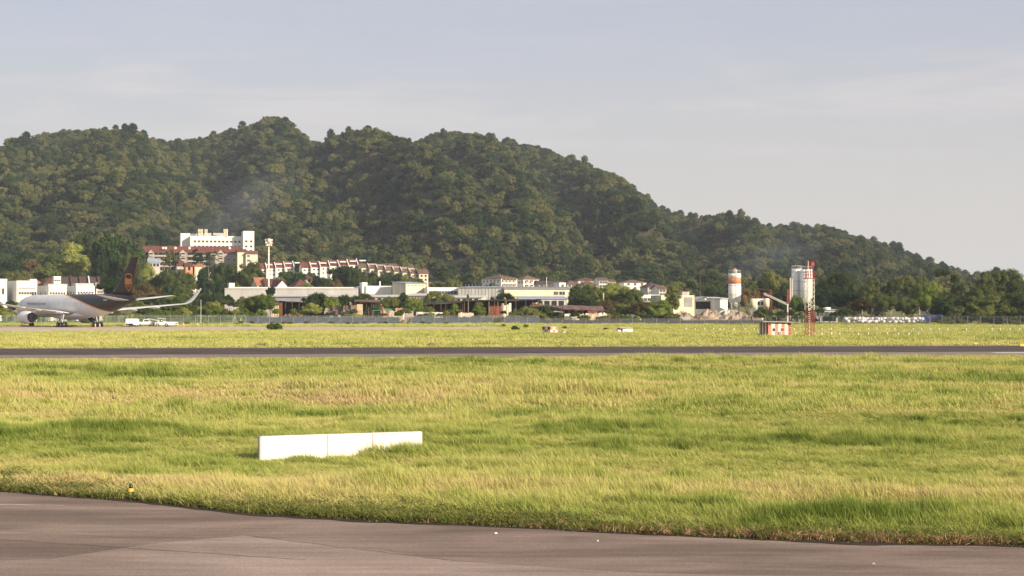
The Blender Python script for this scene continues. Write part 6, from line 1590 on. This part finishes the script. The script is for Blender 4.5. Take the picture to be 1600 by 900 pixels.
# ------------------------------------------------------------ middle distance trees, one by one
del M['smoke_a']
_v = [0]
def T(px, ytop, wpx, D, kind, m_, label, cat='tree', name='tree', ybase=None, bark='bark', group=None):
    _v[0] += 1
    x = X(px, D); rad = wpx / 2 * D / F; z = gzf(x, D); h_ = Z(ytop, D) - z
    return tree(name, x, D, rad, h_, kind, _v[0] % 4, m_, label, cat, group, bark, fine=D < 760, z=z)
O, DK, LM, BR, FO = 'leaf_olive', 'leaf_dark', 'leaf_lime', 'leaf_brown', 'leaf_forest'
TL_ = [
 (12, 402, 60, 790, 'broad', DK, 'dark green tree at the left edge above the factory units'),
 (40, 405, 62, 800, 'flat', BR, 'russet topped spreading tree above the orange roofed house'),
 (62, 414, 60, 770, 'broad', O, 'olive tree behind the factory row, right of the russet one'),
 (25, 420, 54, 750, 'broad', FO, 'mid green rounded tree low behind the second factory unit'),
 (88, 392, 50, 830, 'broad', DK, 'dark tree in the gap behind the small white tank room'),
 (112, 378, 64, 790, 'tall', LM, 'tall pale green tree above the dark roofed terrace'),
 (140, 364, 44, 850, 'broad', O, 'brownish olive tree top behind the tall pale green tree'),
 (183, 363, 84, 760, 'broad', DK, 'biggest dense dark tree, left of the airliner tail'),
 (162, 400, 50, 740, 'broad', DK, 'dark tree in front of the left side of the biggest dark tree'),
 (212, 398, 44, 730, 'broad', DK, 'dark tree between the biggest dark tree and the airliner tail'),
 (182, 433, 60, 590, 'flat', DK, 'dark low spreading tree directly left of the airliner fin'),
 (222, 441, 58, 585, 'broad', BR, 'brown tinged rounded tree directly right of the airliner fin'),
 (232, 408, 34, 700, 'tall', LM, 'pale green tree between the airliner fin and the blue grey house'),
 (262, 389, 32, 800, 'sparse', O, 'thin see-through tree with pale trunk before the red roofed flats'),
 (247, 424, 36, 690, 'broad', O, 'small olive tree below the thin see-through tree'),
 (282, 421, 46, 640, 'broad', DK, 'dark round tree with olive top below the flats'),
 (264, 442, 40, 620, 'broad', DK, 'dark low tree left of the wing tip, behind the airliner'),
 (306, 388, 30, 790, 'sparse', DK, 'thin dark tree rising across the middle of the flats'),
 (326, 392, 24, 795, 'sparse', O, 'thin olive tree right of the thin dark tree before the flats'),
 (318, 418, 34, 720, 'tall', DK, 'narrow dark tree below the middle of the flats'),
 (352, 408, 42, 740, 'broad', DK, 'left one of two dark round trees before the right end of the flats'),
 (388, 411, 42, 735, 'broad', DK, 'right one of two dark round trees before the right end of the flats'),
 (342, 437, 46, 680, 'broad', DK, 'low dark tree filling the gap left of the long grey warehouse'),
 (300, 450, 60, 640, 'bush', DK, 'dark thicket behind the tip of the airliner wing'),
 (434, 431, 26, 790, 'broad', O, 'small olive tree just right of the floodlight mast'),
 (464, 427, 28, 800, 'broad', DK, 'dark little tree between the two red roofed terraces'),
 (476, 442, 18, 700, 'broad', LM, 'small light tree in front of the maroon roofed house'),
 (500, 430, 34, 770, 'broad', DK, 'dark tree below the left half of the long red roofed terrace'),
 (534, 413, 44, 800, 'broad', DK, 'dark round tree overlapping the right end of the long red terrace'),
 (558, 419, 34, 790, 'broad', O, 'olive round tree right beside the dark one at the terrace end'),
 (520, 437, 30, 740, 'broad', BR, 'brownish tree above the end of the long grey warehouse'),
 (580, 430, 40, 770, 'broad', O, 'olive tree before the left houses of the descending terrace'),
 (612, 430, 44, 765, 'broad', FO, 'mid green wide tree before the middle of the descending terrace'),
 (640, 434, 36, 760, 'broad', O, 'olive tree just left of the tall cream end house'),
 (560, 438, 44, 730, 'bush', DK, 'dark thicket behind the white warehouse roof box'),
 (604, 441, 50, 720, 'bush', DK, 'dark thicket behind the vent pipe of the white warehouse'),
 (686, 438, 30, 800, 'broad', DK, 'dark tree right of the tall cream end house'),
 (708, 436, 26, 790, 'broad', O, 'olive round tree above the windowless blue grey warehouse'),
 (734, 434, 34, 810, 'broad', FO, 'dull green tree left of the widest white block of flats'),
 (412, 458, 42, 500, 'broad', LM, 'light green leafy tree left of the cream corrugated screen'),
 (392, 462, 40, 505, 'broad', O, 'olive leafy tree left of the light green one by the fence'),
 (422, 448, 16, 545, 'broad', DK, 'small dark tree before the left part of the long warehouse'),
 (498, 457, 34, 512, 'broad', DK, 'dark rounded tree above the blue grey shed roof'),
 (516, 462, 28, 508, 'broad', LM, 'bright green shrubby tree left of the dark board stack'),
 (486, 471, 36, 490, 'bush', LM, 'tall bright green bush in front of the blue grey shed'),
 (535, 462, 26, 520, 'broad', DK, 'dark small tree above the board stack'),
 (566, 458, 34, 524, 'broad', DK, 'dark tree above the flat rusty shed roof'),
 (612, 462, 34, 512, 'broad', O, 'olive tree above the row of cream sheets'),
 (630, 456, 30, 530, 'tall', DK, 'dark tree before the shaded wall of the cream factory'),
 (646, 466, 30, 508, 'broad', LM, 'bright green tree below the cream factory wall'),
 (674, 455, 34, 528, 'broad', O, 'olive tree before the patchy white building'),
 (700, 458, 32, 532, 'broad', O, 'olive tree left of the blue grey warehouse'),
 (731, 459, 6, 522, 'tall', DK, 'slim dark conifer-like tree above the low cream shed'),
 (748, 471, 30, 500, 'tall', LM, 'bright light green tree standing before the black roofed shed'),
 (792, 457, 32, 540, 'broad', DK, 'dark round tree before the long cream warehouse'),
 (826, 478, 42, 494, 'broad', O, 'wide olive bush tree before the end of the black roofed shed'),
 (806, 484, 26, 492, 'bush', O, 'olive bush left of the wide olive bush tree'),
 (905, 447, 44, 560, 'broad', DK, 'left dark tree of the cluster right of the cream warehouse'),
 (930, 443, 44, 570, 'broad', O, 'olive tree in the middle of the cluster right of the cream warehouse'),
 (962, 440, 56, 575, 'broad', LM, 'tallest bright olive tree of the cluster right of the cream warehouse'),
 (985, 449, 42, 566, 'broad', DK, 'right dark tree of the cluster left of the depot'),
 (918, 462, 56, 540, 'broad', DK, 'dark low tree before the left side of the tree cluster'),
 (952, 468, 34, 530, 'broad', BR, 'brownish tree with reddish leaves below the tree cluster'),
 (975, 473, 36, 520, 'broad', O, 'small olive tree right of the brownish reddish one'),
 (1003, 470, 44, 515, 'broad', BR, 'broad reddish green tree below the low white walled building'),
 (1026, 470, 46, 512, 'broad', LM, 'broad green tree directly left of the depot'),
 (1051, 441, 34, 545, 'tall', O, 'tall olive tree before the left end of the depot'),
 (1038, 474, 24, 520, 'sparse', DK, 'thin dark tree over the left corner of the cream depot'),
 (1100, 444, 34, 760, 'broad', DK, 'dark tree behind the open fronted shed'),
 (1122, 448, 34, 750, 'broad', O, 'olive tree just left of the orange banded silo'),
 (1084, 452, 26, 740, 'broad', DK, 'small dark tree above the depot roof'),
 (1172, 432, 26, 640, 'feathery', O, 'feathery tree right of the orange banded silo'),
 (1166, 448, 30, 620, 'broad', BR, 'brownish tree below the feathery one right of the silo'),
 (1198, 437, 30, 660, 'broad', DK, 'dark tree behind the conveyor tower'),
 (1215, 425, 42, 650, 'broad', O, 'rounded olive tree behind the conveyor'),
 (1232, 440, 30, 640, 'broad', DK, 'dark tree behind the thin pale pipes'),
 (1222, 452, 44, 590, 'broad', DK, 'dark tree below the conveyor, behind the striped hut'),
 (1196, 481, 30, 500, 'broad', DK, 'dark leafy tree left of the striped hut roof'),
 (1248, 462, 28, 530, 'broad', LM, 'light green tree at the feet of the twin silos'),
 (1258, 472, 26, 510, 'broad', DK, 'shrubby tree directly left of the lattice mast'),
 (1282, 430, 28, 640, 'feathery', O, 'feathery tree top just right of the lattice mast'),
 (1290, 452, 46, 600, 'broad', DK, 'dark broad tree above the building with roof tank'),
 (1318, 425, 50, 620, 'broad', O, 'sunlit golden topped tree right of the lattice mast'),
 (1322, 452, 50, 570, 'broad', DK, 'dark tree under the sunlit golden topped one'),
 (1345, 467, 42, 485, 'flat', BR, 'low spreading tree with orange brown leaves over the sack pile'),
 (1362, 446, 40, 560, 'broad', DK, 'dark tree between the bare tree and the tall feathery group'),
 (1392, 430, 34, 560, 'feathery', O, 'leaner feathery tree at the left of the tall feathery group'),
 (1412, 419, 48, 570, 'feathery', O, 'tallest feathery tree of the group above the sack pile'),
 (1436, 428, 36, 560, 'feathery', O, 'feathery tree at the right of the group above the sack pile'),
 (1448, 447, 44, 520, 'broad', LM, 'lime green sunlit tree right above the sack pile'),
 (1424, 464, 46, 495, 'broad', DK, 'dense round green tree directly behind the sack pile'),
 (1384, 458, 44, 520, 'broad', O, 'olive tree left behind the sack pile'),
 (1470, 420, 28, 600, 'flat', O, 'flat topped feathery tree standing apart on the skyline'),
 (1492, 424, 26, 600, 'feathery', O, 'narrow feathery tree right of the flat topped one'),
 (1466, 440, 34, 570, 'broad', LM, 'light green tree under the flat topped feathery one'),
 (1508, 438, 40, 560, 'broad', FO, 'dull green tree under the narrow feathery one'),
 (1538, 417, 38, 560, 'feathery', O, 'left one of the two highest feathery trees near the right edge'),
 (1562, 417, 38, 562, 'feathery', O, 'right one of the two highest feathery trees near the right edge'),
 (1582, 432, 36, 552, 'feathery', O, 'feathery olive tree sloping down towards the right edge'),
 (1530, 446, 50, 530, 'broad', O, 'olive tree below the two highest feathery trees'),
 (1498, 458, 74, 490, 'broad', O, 'widest dense green tree by the right hand fence'),
 (1536, 462, 64, 480, 'broad', O, 'big rounded olive green tree by the fence, right of the widest one'),
 (1482, 470, 40, 478, 'broad', DK, 'dark bush tree at the right end of the blue tarpaulin'),
 (1592, 455, 52, 492, 'broad', DK, 'dark tree cut by the right edge of the photo'),
 (1568, 466, 30, 476, 'tall', O, 'narrow green tree between the big olive one and the right edge'),
]
for i, (px, yt, wp, D, kd, m_, lb) in enumerate(TL_): T(px, yt, wp, D, kd, m_, lb, bark='bark_pale' if kd in ('sparse', 'feathery') else 'bark')
for px, yt, wp, D, m_, lb in ((429, 501.5, 27, 328, LM, 'round dark green bush growing in the apron strip'), (805, 508.5, 14, 308, DK, 'small dark green shrub alone on the grass beyond the apron'), (787, 505, 9, 350, LM, 'small light green sapling left of the lone dark shrub'), (822, 506, 9, 340, LM, 'small leafy shrub right of the lone dark shrub'),
                              (882, 508.5, 8, 300, DK, 'small green shrub behind the little chequered box'), (945, 512, 6, 310, DK, 'tiny dark shrub left of the white cabinet'), (949, 512, 5, 309, DK, 'second tiny dark shrub, beside the white cabinet'), (1093, 515, 10, 300, BR, 'small brown shrub among the far marker posts')):
    T(px, yt, wp, D, 'bush', m_, lb, 'shrub', 'shrub')
for px, yt, wp, D, lb in ((409, 535, 26, 178, 'larger dry straw tuft on the grass beyond the runway'), (440, 537.5, 20, 178, 'smaller dry straw tuft right beside the larger one'), (676, 534.5, 15, 182, 'lone dry tuft on the grass beyond the runway, above the white barrier'), (535, 538, 12, 181, 'faint dry tuft halfway between the others beyond the runway')):
    T(px, yt, wp, D, 'bush', 'dry_leaf', lb, 'dry grass', 'dry_tuft')
# bare tree
ro = empty('bare_tree', (X(1347, 600), 600, 0), 0, 'bare pale grey tree with forked branches right of the golden topped tree', 'tree')
b = MB().m('bark_pale'); b.tube((0, 0, -.3), (.2, 0, 8), .2, .13, 7); b.build('trunk', ro)
b = MB().m('bark')
def twig(p, d, ln, r, k):
    q = p + d * ln; b.tube(p, q, r, r * .6, 5)
    if k: 
        for _ in range(3): twig(q, (d + Vector((random.gauss(0, .35), random.gauss(0, .35), random.gauss(.1, .2)))).normalized(), ln * .72, r * .6, k - 1)
for a in (-.5, 0, .45): twig(Vector((.2, 0, 7)), Vector((a, random.gauss(0, .2), 1)).normalized(), 2.7, .11, 3)
b.build('branches', ro)

# banana plants: whorls of long arching leaves
def banana_mesh(seed):
    g = np.random.default_rng(seed); V = []; Fq = []
    for i in range(11):
        a = g.random() * 6.283; ln = 1.0 * (.7 + .5 * g.random()); up = .9 + .5 * g.random(); k = len(V); n = 7
        for j in range(n + 1):
            t = j / n; r = ln * t * .9; z = 1.0 + up * t - 1.25 * t * t; w_ = .17 * math.sin(math.pi * min(1, .12 + t * .9)) + .01
            for s_ in (-1, 0, 1): V.append((math.cos(a) * r - math.sin(a) * w_ * s_, math.sin(a) * r + math.cos(a) * w_ * s_, z - abs(s_) * w_ * .35))
        for j in range(n):
            for s_ in (0, 1): p = k + j * 3 + s_; Fq.append((p, p + 3, p + 4, p + 1))
    return mesh_np('leaves', V, Fq, 'leaf_lime')
BM_ = [banana_mesh(s) for s in range(4)]
sb = MB().m('leaf_olive'); sb.tube((0, 0, -.1), (0, 0, 1.1), .10, .06, 8); SBM = sb.mesh('stem')
for i in range(46):
    px = random.choice([random.uniform(4, 60), random.uniform(205, 380), random.uniform(205, 380), random.uniform(380, 420), random.uniform(500, 530), random.uniform(1236, 1262)])
    D = random.uniform(472, 512); s_ = random.uniform(1.6, 2.6)
    ro = empty('banana_plant', (X(px, D), D, 0), random.random() * 6, ('banana plant with arching pale leaves behind the green fence left of the engine' if px < 100 else 'banana plant with arching pale leaves at the feet of the twin silos' if px > 1000 else 'banana plant with arching pale leaves behind the fence between airliner and scrap yard' if px < 430 else 'banana plant with arching pale leaves near the dark board stack'), 'banana plant', 'banana plants behind the boundary fence')
    ro.scale = (s_, s_, s_ * random.uniform(.8, 1.3))
    for nm, me in (('leaves', BM_[i % 4]), ('stem', SBM)):
        o = bpy.data.objects.new(nm, me); link(o); o.parent = ro
# shrubs behind the fence
MW = {O: 'olive ', DK: 'dark green ', LM: 'bright green ', BR: 'brownish ', FO: 'deep green '}
def shrub_row(n, a, c, D0, D1, h0, h1, mats_, label, w0=3.2):
    for i in range(n):
        mm_ = random.choice(mats_); px = a + (c - a) * (i + random.random()) / n; D = random.uniform(D0, D1); x = X(px, D)
        rr = random.uniform(.75, 1.3) * w0 / 2 * 1.2; hh = random.uniform(h0, h1)
        tree('shrub', x, D, rr, hh, 'bush', random.randint(0, 3), mm_, MW[mm_] + label, 'shrub', 'shrubs behind the boundary fence', fine=False)
shrub_row(34, -20, 210, 474, 500, 3.8, 7.2, [LM, O, O, DK], 'leafy shrub behind the green fence and the airliner')
shrub_row(44, 205, 400, 478, 520, 3.4, 7.0, [LM, O, DK, LM], 'leafy shrub behind the green fence right of the airliner')
shrub_row(20, 205, 400, 530, 590, 6.5, 10.0, [DK, O, DK], 'taller shrub in the second row behind the green fence', 4.5)
shrub_row(40, 420, 660, 478, 500, 1.6, 4.6, [LM, O, DK], 'low weedy shrub between the blue fence and the scrap yard', 2.2)
shrub_row(32, 655, 850, 478, 500, 1.5, 4.2, [LM, O, DK], 'low weedy shrub before the black roofed shed', 2.2)
shrub_row(26, 845, 1060, 480, 506, 2.0, 4.2, [O, DK, LM], 'shrub behind the grey fence left of the spoil heaps', 2.8)
shrub_row(14, 1180, 1330, 470, 500, 2.2, 5.0, [DK, O, DK], 'shrub behind the striped hut and the lattice mast', 3.0)
shrub_row(22, 1470, 1640, 440, 478, 2.2, 5.5, [DK, O, O], 'shrub at the foot of the right hand trees', 3.6)
# thickets of the middle ground, tree by tree: fill between the buildings
def fill(n, a, c, D0, D1, r0, r1, mats_, label, avoid=()):
    for i in range(n):
        px = random.uniform(a, c); D = random.uniform(D0, D1)
        if any(q0 <= px <= q1 for q0, q1 in avoid): continue
        mm_ = random.choice(mats_); rr = random.uniform(r0, r1); kd = random.choice(['broad', 'broad', 'tall', 'flat'])
        tree('tree', X(px, D), D, rr, KH[kd] * rr * random.uniform(.9, 1.1) + random.uniform(.5, 2), kd, random.randint(0, 3), mm_, {'broad': 'round crowned ', 'tall': 'tall narrow ', 'flat': 'flat topped '}[kd] + MW[mm_] + label, 'tree', 'trees between the town and the hill', fine=False)
fill(26, -20, 226, 840, 905, 5, 9, [FO, DK, FO, O], 'tree filling the slope left of the red roofed flats')
fill(26, 395, 700, 900, 930, 4, 6.5, [FO, DK, FO, O], 'tree close behind the red roofed terraces')
fill(24, 690, 1060, 885, 925, 4, 6.5, [FO, DK, FO, O], 'tree close behind the low white flats and houses')
fill(30, 1040, 1300, 700, 900, 4, 7, [DK, FO, O], 'tree behind the depot and the silos')
fill(34, 1290, 1640, 620, 860, 4.5, 7.5, [DK, FO, O], 'tree behind the feathery trees at the right')
fill(20, 225, 402, 690, 860, 3.2, 5.0, [DK, O, DK], 'tree among the houses below the red roofed flats')
fill(14, 450, 720, 690, 780, 3, 4.6, [DK, O, BR], 'tree among the houses behind the warehouses')

shrub_row(30, 205, 700, 455, 463, .5, 1.1, [O, LM, BR], 'low weed clump in front of the boundary fence', 1.6)
shrub_row(14, 230, 400, 870, 900, 6, 9, [DK, O], 'tree-like shrub at the foot of the red roofed flats', 7)
shrub_row(14, 404, 470, 836, 850, 5.0, 7.5, [DK, O], 'shrub below the short white terrace', 5)
shrub_row(16, 474, 560, 828, 845, 5.0, 8.0, [DK, O, FO], 'shrub below the long red roofed terrace', 5)
shrub_row(20, 562, 660, 826, 845, 6.0, 9.0, [DK, O, FO], 'shrub below the descending cream terrace', 5)

for px, yt, wp, D, kd, m_, lb in ((446, 424, 30, 830, 'broad', DK, 'dark tree hiding the lower windows of the short white terrace'), (410, 425, 18, 835, 'broad', O, 'small olive tree at the left end of the short white terrace'), (486, 424, 22, 835, 'broad', O, 'olive tree at the left end of the long red terrace'),
    (582, 424, 26, 840, 'tall', DK, 'narrow dark tree before the second descending house'), (603, 426, 26, 835, 'broad', O, 'olive tree before the third descending house'), (627, 428, 28, 835, 'broad', DK, 'dark tree before the fifth descending house'), (767, 441, 26, 790, 'broad', DK, 'dark tree before the shaded left half of the widest low flats'),
    (650, 470, 26, 504, 'broad', LM, 'light green tree at the left end of the dark open shed'), (590, 474, 22, 500, 'bush', DK, 'dark bush under the flat rusty shed roof'), (670, 478, 24, 499, 'bush', O, 'olive bush before the dark open shed'), (710, 474, 20, 505, 'tall', LM, 'thin light green tree left of the tall timber post'), (852, 476, 26, 500, 'broad', DK, 'dark tree before the rusty red roofed shed')):
    T(px, yt, wp, D, kd, m_, lb)
# ------------------------------------------------------------ air
def vol_mat(name, col, dens, noise=None):
    m = bpy.data.materials.new(name); m.use_nodes = True; n, l = m.node_tree.nodes, m.node_tree.links
    n.clear(); o = n.new('ShaderNodeOutputMaterial'); v = n.new('ShaderNodeVolumePrincipled')
    v.inputs['Color'].default_value = (*col, 1); v.inputs['Density'].default_value = dens; v.inputs['Anisotropy'].default_value = 0.0
    l.new(v.outputs[0], o.inputs['Volume'])
    if noise:
        t = n.new('ShaderNodeTexCoord'); z = n.new('ShaderNodeTexNoise'); z.inputs['Scale'].default_value = noise; z.inputs['Detail'].default_value = 3
        l.new(t.outputs['Object'], z.inputs['Vector'])
        ln = n.new('ShaderNodeVectorMath'); ln.operation = 'LENGTH'; l.new(t.outputs['Object'], ln.inputs[0])
        fo = n.new('ShaderNodeMapRange'); fo.inputs['From Min'].default_value = 1.0; fo.inputs['From Max'].default_value = 0.1; l.new(ln.outputs['Value'], fo.inputs['Value'])
        mz = n.new('ShaderNodeMapRange'); mz.inputs['From Min'].default_value = 0.30; mz.inputs['From Max'].default_value = 0.75; l.new(z.outputs['Fac'], mz.inputs['Value'])
        a = n.new('ShaderNodeMath'); a.operation = 'MULTIPLY'; l.new(fo.outputs[0], a.inputs[0]); l.new(mz.outputs[0], a.inputs[1])
        b_ = n.new('ShaderNodeMath'); b_.operation = 'MULTIPLY'; b_.inputs[1].default_value = dens; l.new(a.outputs[0], b_.inputs[0]); l.new(b_.outputs[0], v.inputs['Density'])
    return m
M['haze_air'] = vol_mat('haze_air', (0.74, 0.84, 1.0), 0.000085)
b = MB().m('haze_air'); b.box((0, 4400, 124.5), (9000, 9400, 251)); b.build('haze', kind='stuff', label='thin pale haze in the air')
def smoke(px, py, D, rx, ry, rz_, dens, label, tilt, sc):
    import bmesh
    me = bpy.data.meshes.new('smoke'); bm = bmesh.new(); bmesh.ops.create_icosphere(bm, subdivisions=3, radius=1); bm.to_mesh(me); bm.free()
    me.materials.append(vol_mat('smoke_' + str(px), (0.55, 0.62, 0.76), dens, sc))
    o = bpy.data.objects.new('smoke', me); o.location = (X(px, D), D, Z(py, D)); o.scale = (rx, ry, rz_); o.rotation_euler = (0, R(tilt), 0)
    place(o, label=label, kind='stuff')
smoke(378, 322, 1035, 46, 24, 20, 0.012, 'thin grey smoke drifting over the hill behind the white block', -28, 1.3)
smoke(1205, 402, 900, 34, 20, 12, 0.012, 'faint grey smoke hanging behind the silos', -10, 2.0)
